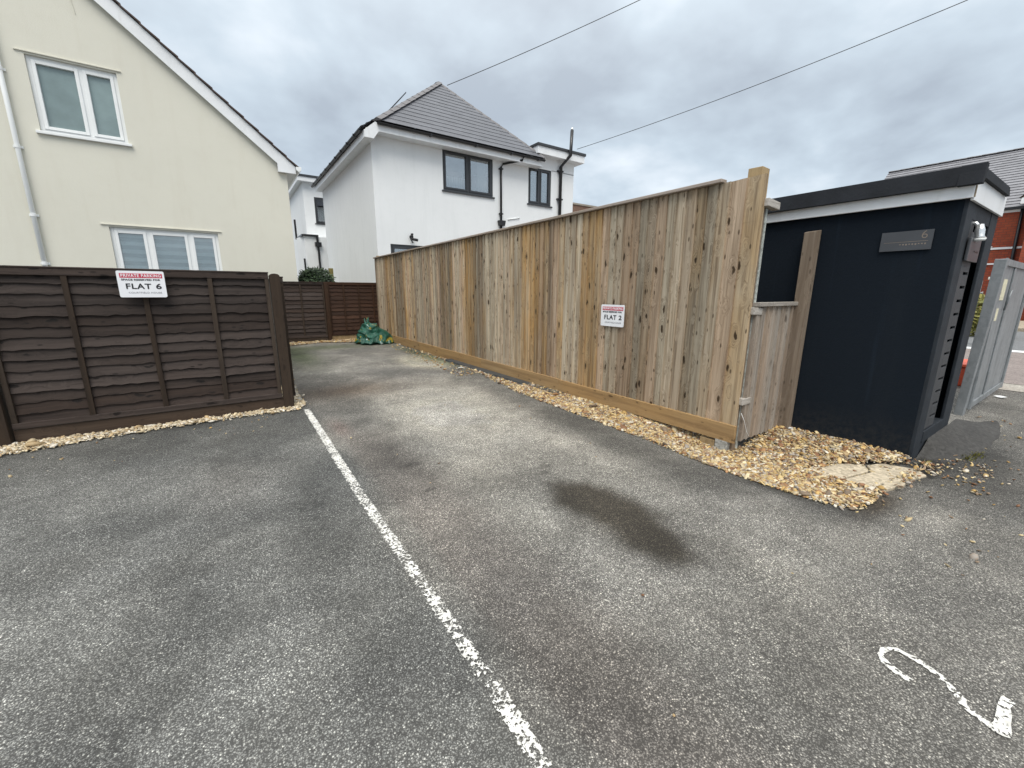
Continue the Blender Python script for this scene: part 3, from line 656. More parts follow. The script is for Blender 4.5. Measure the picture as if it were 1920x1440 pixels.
PALE = np.array([(0.74, 0.66, 0.48), (0.66, 0.56, 0.38), (0.80, 0.76, 0.66), (0.50, 0.38, 0.22), (0.60, 0.52, 0.38)])
scatter('gravel', [(GL, 6500, 0.0092, 0, lambda x, y: .015)], 'pale buff gravel strip along the foot of the dark panel fence', pal=PALE)
scatter('gravel', [(GB, 2600, 0.012, 0, lambda x, y: .02)], 'brown and buff gravel at the far end under the back fence')
scatter('gravel', [([(2.3, .15), (3.3, -.05), (6.5, .3), (6.0, .66), (3.9, .55), (2.7, .7)], 60, .008, 0, flat), ([(-1.6, 3.6), (.5, 4.1), (.5, 4.55), (-1.6, 4.4)], 30, .007, 0, flat),
                   ([(0.7, .2), (2.8, .2), (2.7, 4.0), (0.7, 4.0)], 2.5, .006, 0, flat), ([(2.6, 5.2), (3.1, 5.2), (3.25, 9.3), (2.9, 9.3)], 200, .011, 0, flat), ([(3.6, .3), (4.3, .3), (4.3, .62), (3.9, .66)], 700, .007, 0, flat)],
        'stray pebbles and leaf scraps scattered over the asphalt')
# sandstone slab half buried in the gravel
random.seed(5); sl = MB()
for pc in ([(3.24, 1.10), (3.19, .93), (3.235, .875), (3.50, .80), (3.60, .86), (3.50, .98)], [(3.245, .862), (3.24, .655), (3.40, .60), (3.53, .60), (3.505, .785)], [(3.515, .785), (3.545, .60), (3.70, .555), (3.78, .62), (3.72, .80), (3.61, .845)]):
    sl.rnd(); sl.prism([(x, y, terr(x, y) * .8 - .035) for x, y in pc], (0, 0, .050 + random.uniform(-.004, .004)))
tag(sl.build('paving_slab', 'slab', bevel=.006), 'cracked sandstone slab set in the gravel before the dark store', 'paving slab')
# concrete edging behind the left post
e_ = MB(); e_.box(.515, .565, 4.74, 4.80, -.02, .012)
for i in range(7):
    y0 = 4.80 + i * .78; e_.box(.52 + .02 * i, .57 + .02 * i, y0, y0 + .77, -.02, .018 + .004 * (i % 2))
tag(e_.build('edging', 'kerb', bevel=.004), 'low concrete edging strip beside the gravel behind the dark fence post', 'edging')

# ------------------------------------------------------------------ tall pine fence
random.seed(11)
fence = thing('board_fence', 'tall closeboard fence of golden and silvered pine with a flat FLAT 2 sign on it', 'fence', (3.17, 1.56, 0))
X0 = 3.17; b = MB(); y = 1.565; zt_cap = 1.978; n = 0
while y < 10.72:
    wd = random.uniform(.084, .10) if y > 1.8 else (.128 if n == 0 else .118)
    b.rnd(); g_ = b.cur[0]
    b.cur = (min(1, max(0, 0.45 + 1.5 * fn(y * 1.1, 4.0) + random.uniform(-.28, .28))), min(1, max(0, .5 + 1.1 * fn(y * 1.7, 9.0) + random.uniform(-.4, .4))), b.cur[2])
    if n == 0: b.cur = (0.20, .62, .42)
    if 3.0 < y < 3.3: b.cur = (0.0, .45, random.random())
    top = 1.978 if y > 1.80 else 1.975 + (1.82 - y) * .02 + random.uniform(-.004, .004); bot = 0.165
    t0, t1 = .020, .007; x_l = X0 + random.uniform(-.001, .001)
    # featheredge: thick edge towards the viewer's right (low y), thin edge lapped under the next board
    seg = 6; o = [random.uniform(-.0015, .0015) for _ in range(seg + 1)]
    for k in range(seg):
        z0, z1 = bot + (top - bot) * k / seg, bot + (top - bot) * (k + 1) / seg; a0, a1 = o[k], o[k + 1]
        p = [(x_l - .008 + a0, y, z0), (x_l + t0, y, z0), (x_l + t0, y + wd + .012, z0), (x_l + .009 + a0, y + wd + .012, z0)]
        q = [(x_l - .008 + a1, y, z1), (x_l + t0, y, z1), (x_l + t0, y + wd + .012, z1), (x_l + .010 + a1, y + wd + .012, z1)]
        b.add(p + q, [(0, 3, 7, 4), (1, 0, 4, 5)] + ([(4, 7, 6, 5)] if k == seg - 1 else []) + ([(0, 1, 2, 3)] if k == 0 else []) + [(2, 1, 5, 6)])
    y += wd; n += 1
b.build('boards', 'fence', fence)
c = MB(); c.rnd().box(3.128, 3.205, 1.865, 4.7, 1.980, 2.005); c.rnd().box(3.129, 3.206, 4.702, 7.7, 1.980, 2.004); c.rnd().box(3.128, 3.205, 7.702, 10.75, 1.980, 2.005)
c.build('capping_rail', 'cap', fence, bevel=.004)
for y0, y1, dz in ((1.553, 3.66, .006), (3.663, 5.49, 0), (5.493, 8.0, 0), (8.003, 10.72, 0)):
    q = MB(); q.cur = (random.uniform(0, .35), random.uniform(.4, 1), random.random()); q.box(3.150, 3.178, y0, y1, .028 - dz + (.005 if y0 < 2 else -.018), .176 - dz)
    q.build('gravel_board', 'fence_y', fence, bevel=.003)
for y0 in (1.615, 4.5, 7.4, 10.62):
    q = MB(); q.rnd(); q.cur = (.1, .8, .3); z1 = 2.045 if y0 < 2 or y0 > 10 else 1.95
    q.hexa([(3.205, y0, -.12), (3.305, y0, -.12), (3.305, y0 + .10, -.12), (3.205, y0 + .10, -.12), (3.205, y0, z1), (3.305, y0, z1 - .004), (3.305, y0 + .10, z1), (3.205, y0 + .10, z1 + .003)])
    q.build('post', 'newpost', fence, bevel=.003)
q = MB(); q.cur = (.2, .1, .3); q.box(3.192, 3.240, 1.580, 1.612, -.11, 1.79); q.build('shaded_post_face', 'brownpost', fence, bevel=.002)  # darker brown box paints the shaded side of the end post
q = MB(); q.rnd(); q.box(3.241, 3.268, 1.574, 1.606, -.13, 1.765); q.build('silvered_strip', 'silver', fence, bevel=.002)
q = MB(); q.rnd(); q.box(3.150, 3.20, 1.60, 1.70, -.13, .03); q.build('post_foot', 'conc', fence, bevel=.003)
q = MB(); q.cur = (.1, .2, .4); q.box(3.152, 3.198, 1.705, 1.83, -.12, .008); q.build('kick_block', 'newpost', fence, bevel=.003)
for z0, x1 in ((1.772, 3.385), (1.025, 3.34), (.335, 3.335)):
    q = MB(); q.cur = (.9, .8, random.random()); q.hexa([(3.185, 1.535, z0), (x1, 1.55, z0 - .006), (x1, 1.60, z0 - .006), (3.185, 1.60, z0), (3.185, 1.535, z0 + .052), (x1, 1.55, z0 + .044), (x1, 1.60, z0 + .044), (3.185, 1.60, z0 + .052)])
    q.build('rail_end', 'grey_x', fence, bevel=.003)
for z0 in (.45, 1.05, 1.72):
    q = MB(); q.cur = (.3, .5, .3); q.box(3.205, 3.245, 1.72, 10.6, z0, z0 + .07); q.build('rail', 'fence_y', fence)
q = MB(); q.tube([(3.20, 1.545, .27), (3.235, 1.53, .20), (3.255, 1.515, .12), (3.27, 1.50, .085)], .0018, 5); tag(q.build('wire_tie', 'litter', smooth=True), 'thin pale wire hanging loose by the end of the pine fence', 'wire')

# ------------------------------------------------------------------ parking signs
def parking_sign(T, flat_no, label, W_=.300, H_=.212, loc=(0, 0, 0)):
    t = thing('parking_sign', label, 'sign', loc, 'private parking signs')
    mb = MB(); r_ = .012; pts = []
    for cx_, cy_, a0 in ((W_ / 2 - r_, H_ / 2 - r_, 0), (-W_ / 2 + r_, H_ / 2 - r_, 90), (-W_ / 2 + r_, -H_ / 2 + r_, 180), (W_ / 2 - r_, -H_ / 2 + r_, 270)):
        for k in range(5):
            a = math.radians(a0 + k * 22.5); pts.append((cx_ + r_ * math.cos(a), cy_ + r_ * math.sin(a)))
    n_ = len(pts)
    mb.add([T(u, v, .004) for u, v in pts] + [T(u, v, 0) for u, v in pts], [tuple(range(n_)), tuple(range(n_, 2 * n_))[::-1]] + [(i, n_ + i, n_ + (i + 1) % n_, (i + 1) % n_) for i in range(n_)])
    mb.build('sign_plate', 'sign', t)
    q = MB(); fbox(q, T, -W_ * .44, W_ * .455, H_ * .235, H_ * .405, .004, .0045); q.build('red_band', 'red', t)
    place_text(t, T, 'PRIVATE PARKING', .034, 0.002, H_ * .320, .0052, 'sign', .0006, W_ * .84)
    place_text(t, T, 'SPACE RESERVED FOR', .019, -.003, H_ * .165, .0048, 'ink', .0008, W_ * .82)
    place_text(t, T, 'FLAT', .060, -W_ * .085, -H_ * .09, .0048, 'ink', .0014, W_ * .53)
    place_text(t, T, flat_no, .060, W_ * .345, -H_ * .09, .0048, 'ink', .0014, W_ * .125)
    place_text(t, T, 'COURTFIELD HOUSE', .019, 0.012, -H_ * .325, .0048, 'inkg', 0, W_ * .70)
    return t
cs = (3.150, 2.868, .957)
T2 = frame(cs, (0.0, -1, -0.0), (-1, 0, 0)); parking_sign(T2, '2', 'white PRIVATE PARKING sign reading FLAT 2 on the tall pine fence', loc=cs)
cs = (-.560, 4.645, 1.233)
T6 = frame(cs, (1, 0, 0), (0, -1, 0)); parking_sign(T6, '6', 'white PRIVATE PARKING sign reading FLAT 6 on the dark brown fence', loc=cs)

# ------------------------------------------------------------------ dark lap panels
def lap_panel(root, T, L_, z0, z1, nb, mats, nbat=3, sides=True):
    bx_, bz_ = mats; mb = MB(); nseg = 36; fr_ = .045; pitch = (z1 - z0 - .06) / nb
    rows = []
    for j in range(nb + 1):
        s = random.uniform(0, 90); amp = random.uniform(.003, .011)
        rows.append([z0 + .03 + j * pitch + amp * fn(k / nseg * L_ * 2.2 + s, j * 3.3) + (random.uniform(-.007, .007)) for k in range(nseg + 1)])
    for j in range(nb):
        mb.rnd(); bow = random.uniform(-.004, .004); s2 = random.uniform(0, 50)
        V = []
        for k in range(nseg + 1):
            u = L_ * k / nseg; wv = bow + .004 * fn(u * 3 + s2, j)
            V += [T(u, rows[j][k] - .004, .002 + wv), T(u, rows[j][k], .018 + wv), T(u, min(rows[j + 1][k] + .012, z1), .001 + wv * .3)]
        F = []
        for k in range(nseg):
            a = k * 3; F += [(a, a + 3, a + 4, a + 1), (a + 1, a + 4, a + 5, a + 2)]
        mb.add(V, F)
    mb.rnd(); fbox(mb, T, 0, L_, z0 + .02, z1 - .02, -.012, -.008)
    mb.build('boards', bx_, root)
    for i in range(nbat):
        u = L_ * (i + 1) / (nbat + 1); q = MB().rnd(); dx = random.uniform(-.01, .01)
        p = [T(u - .018 + dx, z0 + .045, .034), T(u + .018 + dx, z0 + .045, .034), T(u + .018 + dx, z0 + .045, .014), T(u - .018 + dx, z0 + .045, .014), T(u - .018, z1 - .045, .034), T(u + .018, z1 - .045, .034), T(u + .018, z1 - .045, .014), T(u - .018, z1 - .045, .014)]
        q.hexa(p).build('batten', bz_, root, bevel=.002)
    for a, b_ in ((z0, z0 + .045), (z1 - .052, z1)):
        q = MB().rnd(); fbox(q, T, 0, L_, a, b_, .004, .038); q.build('rail', bx_, root, bevel=.003)
    q = MB().rnd(); fbox(q, T, -.004, L_ + .004, z1 + .001, z1 + .014, -.02, .042); q.build('capping', bx_, root, bevel=.003)
    if sides:
        for a, b_ in ((.002, .034), (L_ - .034, L_ - .002)):
            q = MB().rnd(); fbox(q, T, a, b_, z0 + .045, z1 - .052, .004, .036); q.build('side_batten', bz_, root, bevel=.002)
random.seed(23)
G1 = 'dark brown waney lap fence panels'
f1 = thing('panel_fence', 'dark brown waney lap fence panel holding the FLAT 6 sign', 'fence', (-.56, 4.72, 0), G1)
T = frame((-1.485, 4.72, 0), (1, 0, 0), (0, -1, 0)); lap_panel(f1, T, 1.845, .125, 1.345, 14, ('dark_x', 'dark_z'))
q = MB().rnd(); fbox(q, T, -.005, 1.86, -.03, .118, -.012, .022); q.build('gravel_board', 'sleeper', f1, bevel=.003)
f0 = thing('panel_fence', 'dark brown fence panel cut off by the left edge of the photo', 'fence', (-2.5, 4.72, 0), G1)
T = frame((-3.44, 4.72, 0), (1, 0, 0), (0, -1, 0)); lap_panel(f0, T, 1.845, .125, 1.345, 14, ('dark_x', 'dark_z'))
q = MB().rnd(); fbox(q, T, -.005, 1.86, -.03, .118, -.012, .022); q.build('gravel_board', 'sleeper', f0, bevel=.003)
def post(name, x, y, w_, z1, mat, label, group=None, round_=False, axis=0):
    q = MB().rnd(); h = w_ / 2
    if round_:
        prof = [(-h, -.06), (h, -.06), (h, z1 - .02)] + [(h * math.cos(a), z1 - .02 + .022 * math.sin(a)) for a in [math.radians(t) for t in (20, 50, 90, 130, 160)]] + [(-h, z1 - .02)]
        q.prism([(x + u, y - h, v) for u, v in prof], (0, w_, 0))
    else: q.box(x - h, x + h, y - h, y + h, -.06, z1)
    q.v = [tuple(Vector(v) - Vector((x, y, 0))) for v in q.v]; o = q.build(name, mat, bevel=.004); o.location = (x, y, 0)
    return tag(o, label, 'fence post', group)
GP = 'dark posts of the panel fences'
post('fence_post', -1.548, 4.70, .098, 1.40, 'dark_z', 'square dark post left of the FLAT 6 fence panel', GP)
post('fence_post', .412, 4.715, .088, 1.345, 'dark_z', 'round topped dark post at the right end of the FLAT 6 fence panel', GP, True)
# the fence turning back towards the houses
for i in range(3):
    r_ = thing('panel_fence', 'dark side panel running back behind the round topped post' if i == 0 else ('', 'dark side panel midway along the return towards the back fence', 'dark side panel joining the far end fence')[i], 'fence', (.44, 4.8 + i * 1.95, 0), G1)
    T = frame((.455, 4.80 + i * 1.95, 0), (0, 1, 0), (1, 0, 0)); lap_panel(r_, T, 1.84, .1, 1.31, 13, ('dark_y', 'dark_z'))
    q = MB().rnd(); fbox(q, T, 0, 1.85, -.03, .095, -.012, .018); q.build('gravel_board', 'dark_y', r_)
# back fences
random.seed(31)
fa = thing('panel_fence', 'weathered dark grey brown fence panel at the far end of the bay', 'fence', (1.2, 10.8, 0), G1)
T = frame((.44, 10.8, 0), (1, 0, 0), (0, -1, 0)); lap_panel(fa, T, 1.50, .115, 1.385, 13, ('dark_x', 'dark_z'), 2)
q = MB().rnd(); fbox(q, T, 0, 1.50, -.03, .11, -.012, .02); q.build('gravel_board', 'sleeper', fa)
fb = thing('panel_fence', 'red brown fence panel at the far end behind the green bag', 'fence', (2.7, 10.8, 0), G1)
T = frame((2.03, 10.8, 0), (1, 0, 0), (0, -1, 0)); lap_panel(fb, T, 1.40, .13, 1.385, 13, ('red_x', 'red_z'), 3)
q = MB().rnd(); fbox(q, T, 0, 1.40, -.03, .125, -.012, .02); q.build('gravel_board', 'newpost', fb)
post('fence_post', 1.985, 10.77, .085, 1.40, 'red_z', 'red brown post between the two far end fence panels', GP)

# ------------------------------------------------------------------ low silvered fence next to the store
random.seed(3)
sf = thing('board_fence', 'low silvered board fence between the pine fence and the dark store', 'fence', (3.6, 1.56, 0))
b = MB(); x = 3.245
while x < 3.85:
    b.rnd(); wd = .082; b.hexa([(x, 1.545, .03), (x + wd + .01, 1.563, .03), (x + wd + .01, 1.572, .03), (x, 1.572, .03), (x, 1.545, 1.08), (x + wd + .01, 1.563, 1.08), (x + wd + .01, 1.572, 1.08), (x, 1.572, 1.08)]); x += wd
b.build('boards', 'grey_z', sf)
q = MB().rnd(); q.box(3.24, 3.905, 1.53, 1.59, 1.082, 1.112); q.build('capping_rail', 'grey_x', sf, bevel=.003)
for z0 in (.3, .8):
    q = MB().rnd(); q.box(3.24, 3.86, 1.575, 1.61, z0, z0 + .07); q.build('rail', 'grey_x', sf)
q = MB().rnd(); q.hexa([(3.862, 1.466, -.05), (3.925, 1.466, -.05), (3.925, 1.563, -.05), (3.862, 1.563, -.05), (3.862, 1.466, 1.655), (3.925, 1.466, 1.665), (3.925, 1.563, 1.662), (3.862, 1.563, 1.65)])
q.build('post', 'brownpost', sf, bevel=.004)

# ------------------------------------------------------------------ dark store
st_ = thing('bin_store', 'dark navy flat roofed store with white fascia and slatted door', 'shed', (4.45, 1.6, 0))
SX, SY, SX1, SY1 = 3.945, .69, 4.94, 2.75
b = MB()
b.box(SX, SX + .05, SY + .02, SY1, -.03, 1.80); b.box(SX1 - .05, SX1, SY + .02, SY1, -.03, 1.80); b.box(SX + .05, SX1 - .05, SY1 - .05, SY1, -.03, 1.80)
b.build('wall', 'navy', st_)
q = MB(); q.box(SX + .002, 4.13, SY, SY + .06, -.03, 1.775); q.build('corner_post', 'navy_wood', st_, bevel=.004)
q = MB(); q.box(4.70, SX1 + .003, SY, SY + .02, -.03, 1.775); q.build('corner_post', 'navy_wood', st_, bevel=.004)
q = MB(); q.box(4.131, 4.698, SY + .004, SY + .06, 1.66, 1.775); q.build('lintel', 'navy_wood', st_, bevel=.003)
q = MB(); q.box(4.131, 4.698, SY - .004, SY + .12, .10, .19); q.build('sill', 'navy_wood', st_, bevel=.004)
q = MB(); q.box(4.131, SX1, SY + .006, SY + .06, -.03, .098); q.build('plinth', 'navy_wood', st_)
q = MB(); q.box(SX + .05, SX1 - .05, SY + .3, SY + .32, .1, 1.8); q.build('interior', 'void', st_)
d_ = MB(); z = .20; d_.box(4.138, 4.235, SY + .003, SY + .018, .20, 1.655); d_.box(4.385, 4.40, SY + .003, SY + .018, .20, 1.655)
while z < 1.60:
    d_.box(4.235, 4.385, SY + .003, SY + .017, z, min(z + .075, 1.655)); z += .094
dr = d_.build('door', 'doorgrey', st_, bevel=.002)
q = MB(); q.box(4.132, 4.137, SY + .012, SY + .02, .2, 1.65); q.build('door_gap', 'void', dr)
# roof: white fascia + dark trim
q = MB(); q.box(SX - .045, SX - .022, SY - .018, SY1, 1.764, 1.842); q.build('fascia', 'fascia', st_, bevel=.002)
q = MB(); q.box(SX - .015, SX1, SY - .020, SY - .004, 1.752, 1.884); q.build('fascia', 'fascia', st_, bevel=.002)
q = MB(); q.box(SX - .022, SX1, SY - .003, SY1, 1.775, 1.80); q.build('soffit', 'navy_wood', st_)
q = MB(); q.prism([(SX - .085, SY - .046, 1.838), (SX - .050, SY - .046, 1.838), (SX - .03, SY - .046, 1.950), (SX - .06, SY - .046, 1.954)], (0, SY1 - SY + .046, 0)); q.build('roof_trim', 'felt', st_, bevel=.003)
q = MB(); q.prism([(SX - .055, SY - .042, 1.882), (SX - .055, SY - .022, 1.882), (SX - .055, SY - .010, 1.943), (SX - .055, SY - .034, 1.947)], (SX1 - SX - .02, 0, 0)); q.build('roof_trim', 'felt', st_, bevel=.003)
q = MB(); q.prism([(SX - .092, SY - .052, 1.834), (SX - .092, SY + .06, 1.834), (SX - .056, SY + .06, 1.957), (SX - .056, SY - .052, 1.957)], (.05, 0, 0)); q.build('corner_cap', 'felt', st_, bevel=.003)
q = MB(); q.box(SX - .030, SX - .014, SY - .024, SY - .010, 1.770, 1.836); q.build('bare_timber_end', 'fence', st_)
q = MB(); q.box(SX - .05, SX1, SY - .02, SY1, 1.90, 1.93); q.build('roof', 'felt', st_)
# number plaque (faces the parking bay)
cs = (3.937, .955, 1.535); pq = thing('number_plaque', 'small dark rectangular plaque with a fine 6 and a thin line, on the store wall', 'plaque', cs)
T = frame(cs, (0, -1, 0), (-1, 0, 0)); q = MB(); fbox(q, T, -.135, .135, -.064, .064, 0, .008); q.build('plate', 'plaque', pq, bevel=.001)
q = MB(); fbox(q, T, -.115, .115, -.008, -.0055, .008, .0088); q.build('inlay_line', 'bronze', pq)
place_text(pq, T, '6', .075, .092, .032, .0088, 'bronze', -.0008)
q = MB()
for i in range(9): fbox(q, T, -.03 + i * .016, -.022 + i * .016, -.026 - .002 * (i % 3), -.020, .008, .0085)
q.build('fine_print', 'bronze', pq)
# things at the door
cs = (4.10, SY - .02, 1.50); t = thing('mailbox', 'flat grey perforated plate fixed to the store door post', 'mailbox', cs)
q = MB(); q.box(4.10, 4.42, SY - .022, SY - .006, 1.395, 1.545); q.box(4.2, 4.3, SY - .006, SY + .002, 1.43, 1.51); q.build('body', 'plaque', t, bevel=.004)
q = MB(); q.box(4.25, 4.37, SY - .024, SY - .022, 1.457, 1.467); q.build('slot', 'black', t)
cs = (4.20, SY - .02, 1.60); t = thing('outdoor_light', 'silver and white wall light at the top of the store doorway', 'light', cs)
q = MB(); q.tube([(4.20, SY + .04, 1.64), (4.20, SY - .01, 1.64), (4.20, SY - .03, 1.61)], .012, 8); q.build('bracket', 'chrome', t, smooth=True)
q = MB(); q.tube([(4.20, SY - .03, 1.63), (4.20, SY - .035, 1.59), (4.20, SY - .04, 1.555), (4.20, SY - .042, 1.54)], [.018, .026, .022, .032], 12); q.build('lamp_body', 'chrome', t, smooth=True)
q = MB(); q.tube([(4.20, SY - .042, 1.54), (4.20, SY - .043, 1.525)], [.033, .028], 12); q.build('diffuser', 'upvc', t, smooth=True)
# tarmac ramp at the store door
q = MB(); nu, nv = 44, 22; V = []
for j in range(nv + 1):
    for i in range(nu + 1):
        u, v = i / nu, j / nv
        x = 4.06 + u * (1.55 + .25 * v) + .10 * v + .05 * fn(u * 6, v * 4, 3); y = SY - .004 - v * (.27 - .10 * (2 * u - 1) ** 2) + .02 * v * fn(u * 9, 5)
        h = .105 * (1 - v) ** .8 * min(1, (1 - u) * 4) * min(1, u * 6) + .006 * fn(x * 9, y * 9, 2) - .012 * (v > .97)
        V.append((x, y, max(h, -.01)))
q.add(V, [(j * (nu + 1) + i, (j + 1) * (nu + 1) + i, (j + 1) * (nu + 1) + i + 1, j * (nu + 1) + i + 1) for j in range(nv) for i in range(nu)])
o = q.build('ramp', 'ramp', smooth=True); struct(o)

# ------------------------------------------------------------------ steel gate and lane end
gt = thing('steel_gate', 'open galvanised steel gate beyond the dark store', 'gate', (5.8, .76, 0))
q = MB(); q.hexa([(5.9, .742, -.05), (6.0, .742, -.05), (6.0, .805, -.05), (5.9, .805, -.05), (5.9, .703, 1.49), (6.0, .703, 1.49), (6.0, .782, 1.495), (5.9, .782, 1.495)]); q.build('gate_post', 'galv', gt, bevel=.004)
q = MB(); q.box(6.02, 7.85, .735, .765, .06, 1.50); q.build('leaf', 'galv', gt, bevel=.003)
q = MB(); q.box(6.02, 6.08, .715, .734, .05, 1.505); q.box(7.79, 7.85, .715, .734, .05, 1.505); q.box(6.08, 7.79, .718, .734, 1.44, 1.50); q.box(6.08, 7.79, .718, .734, .06, .12); q.box(6.65, 6.70, .722, .734, .12, 1.44); q.build('frame', 'galv', gt, bevel=.003)
for x0, x1, z0, z1 in ((6.22, 6.42, 1.12, 1.32), (6.18, 6.32, .92, 1.04)):
    q = MB(); q.box(x0, x1, .729, .734, z0, z1); q.build('label_plate', 'sticker', gt)
q = MB(); q.tube([(5.86, .80, 1.19), (5.86, .83, 1.19), (5.86, .83, 1.30)], .013, 8); q.build('latch', 'galv', gt, smooth=True)
q = MB(); q.tube([(6.55, .72, 1.02), (6.55, .70, 1.22)], .008, 6); q.build('bolt', 'galv', gt, smooth=True)
cr = thing('planter', 'coral orange plastic tub on the ground between store and steel gate', 'tub', (8.0, 1.08, 0))
q = MB(); q.prism([(7.8, .95, .0), (8.3, .95, .0), (8.36, .93, .26), (7.74, .93, .26)], (0, .34, 0)); q.build('body', 'orange', cr, bevel=.02)
q = MB(); q.box(7.72, 8.38, .91, 1.31, .262, .30); q.build('rim', 'orange', cr, bevel=.008)
q = MB(); q.box(7.79, 7.80, .96, 1.26, .12, .14); q.build('slot', 'black', cr)
t = thing('cream_post', 'cream painted post seen in the gap beside the dark store', 'post', (14.5, 1.85, 0))
q = MB(); q.box(14.5, 14.64, 1.78, 1.92, 0, 1.5); q.build('shaft', 'cream_paint', t, bevel=.01); q = MB(); q.box(14.47, 14.67, 1.75, 1.95, 1.5, 1.56); q.build('cap', 'cream_paint', t, bevel=.01)

def leaf_cloud(name, label, cat, c, r, n, size, mat, trunk=True):
    t = thing(name, label, cat, (c[0], c[1], 0)); q = MB()
    for _ in range(n):
        while True:
            p = Vector((random.uniform(-1, 1), random.uniform(-1, 1), random.uniform(-1, 1)))
            if .35 < p.length < 1 + .25 * fn(p.x * 3, p.y * 3, p.z * 3): break
        p = Vector((c[0] + p.x * r[0], c[1] + p.y * r[1], c[2] + p.z * r[2])); q.rnd()
        dir_ = Vector((random.gauss(0, 1), random.gauss(0, 1), random.gauss(.3, .7))).normalized(); sd_ = dir_.orthogonal().normalized(); L1 = size * random.uniform(.7, 1.3)
        q.add([p, p + dir_ * L1 * .5 + sd_ * L1 * .16, p + dir_ * L1, p + dir_ * L1 * .5 - sd_ * L1 * .16], [(0, 1, 2, 3)])
    q.build('crown', mat, t)
    q = MB()
    for _ in range(6): q.tube([(c[0] + random.uniform(-.05, .05), c[1], 0), (c[0] + random.uniform(-.4, .4) * r[0], c[1] + random.uniform(-.4, .4) * r[1], c[2] + random.uniform(-.2, .5) * r[2])], [.02, .006], 6)
    q.build('stems', 'twig', t, smooth=True); return t
random.seed(4)
leaf_cloud('shrub', 'dark glossy evergreen shrub showing above the far fence beside the cream house', 'shrub', (1.92, 11.55, 1.28), (.42, .35, .44), 7000, .10, 'leaf')
leaf_cloud('shrub', 'yellow green spiky shrub in the gap beside the steel gate', 'shrub', (17.5, 2.28, .55), (.5, .45, .55), 900, .22, 'leafy')
post('garden_post', 2.315, 11.7, .10, 1.76, 'algae', 'short mossy yellow green post beside the evergreen shrub')

# ------------------------------------------------------------------ cream house
ch = thing('cream_house', 'cream rendered gable house with white bargeboard on the left', 'house', (-3, 15, 0))
CY = 11.2; RK = .853; rx0, rz0 = 1.309, 3.932    # rake line z = rz0 - RK*(x-rx0)
apx = -3.1; apz = rz0 - RK * (apx - rx0)
T = frame((0, CY, 0), (1, 0, 0), (0, -1, 0))
h1 = (-1.681, .02, 1.25, 2.375); h2 = (-2.32, -1.172, 3.885, 5.065)
b = MB(); XL = 2 * apx - 1.465
wall(b, T, XL, 1.465, 0, apz + .2, [h1, h2], .14, [(RK, 1.0, rz0 + RK * rx0 + .04), (-RK, 1.0, rz0 + .04 + RK * rx0 - 2 * RK * apx)])
b.poly([(1.465, CY, 0), (1.465, CY + 8, 0), (1.465, CY + 8, 3.85), (1.465, CY, 3.85)]); b.poly([(XL, CY, 0), (XL, CY, 3.85), (XL, CY + 8, 3.85), (XL, CY + 8, 0)])
b.build('wall', 'cream', ch)
# room behind the windows
q = MB()
for hh in (h1, h2):
    q.box(hh[0] - .3, hh[1] + .3, CY + 1.2, CY + 1.22, hh[2] - .3, hh[3] + .3)
q.build('interior', 'room', ch)
def blinds(W, a, b_, c_, d_, w0):
    q = MB(); q2 = MB(); z = c_; i = 0
    while z < d_:
        h = .075; z1 = min(z + h, d_)
        fbox(q if i % 2 == 0 else q2, T, a, b_, z, z1 - .002, w0 - .05, w0 - .046); z = z1; i += 1
        fbox(q2, T, a, b_, z - .003, z + .001, w0 - .046, w0 - .044)
    q.build('blind', 'blind', W); q2.build('blind_band', 'blindd', W)
window(ch, T, *h1, 3, 'upvc', .09, 'glass', 'upvc', .055, .05, blinds, [-1.681 + .03, -1.130, -.480, -.01])
window(ch, T, *h2, 2, 'upvc', .09, 'frost', 'upvc', .055, .05, None, [-2.32 + .03, -1.665, -1.20])
for hh in (h1, h2):
    q = MB(); fbox(q, T, hh[0] - .11, hh[1] + .07, hh[3] + .03, hh[3] + .045, 0, .022); q.build('drip_bead', 'cream', ch)
def rake(x): return rz0 - RK * (x - rx0)
q = MB(); dpt = .10
q.prism([(apx, CY - dpt, rake(apx) - .03), (1.29, CY - dpt, rake(1.29) - .02), (1.29, CY - dpt, 3.76), (1.64, CY - dpt, 3.76), (1.64, CY - dpt, 3.905), (1.60, CY - dpt, 3.945), (apx, CY - dpt, rake(apx) + .262)][::-1], (0, .022, 0)); q.build('bargeboard', 'fascia', ch)
q = MB(); xl = 2 * apx
q.prism([(apx, CY - dpt, rake(apx) - .03), (xl - 1.64, CY - dpt, 3.75), (xl - 1.64, CY - dpt, 3.93), (apx, CY - dpt, rake(apx) + .262)], (0, .022, 0)); q.build('bargeboard', 'fascia', ch)
q = MB(); q.quad((apx, CY - dpt + .022, rake(apx)), (1.3, CY - dpt + .022, rake(1.3)), (1.3, CY, rake(1.3)), (apx, CY, rake(apx)))
q.box(1.29, 1.64, CY - dpt + .022, CY + 8, 3.765, 3.78); q.box(1.62, 1.64, CY - dpt + .022, CY + 8, 3.78, 3.92); q.build('soffit', 'fascia', ch)
q = MB(); nt_ = 20; L0 = Vector((1.73, 0, rake(1.73) + .29 + .0)); L1_ = Vector((apx, 0, rake(apx) + .29))
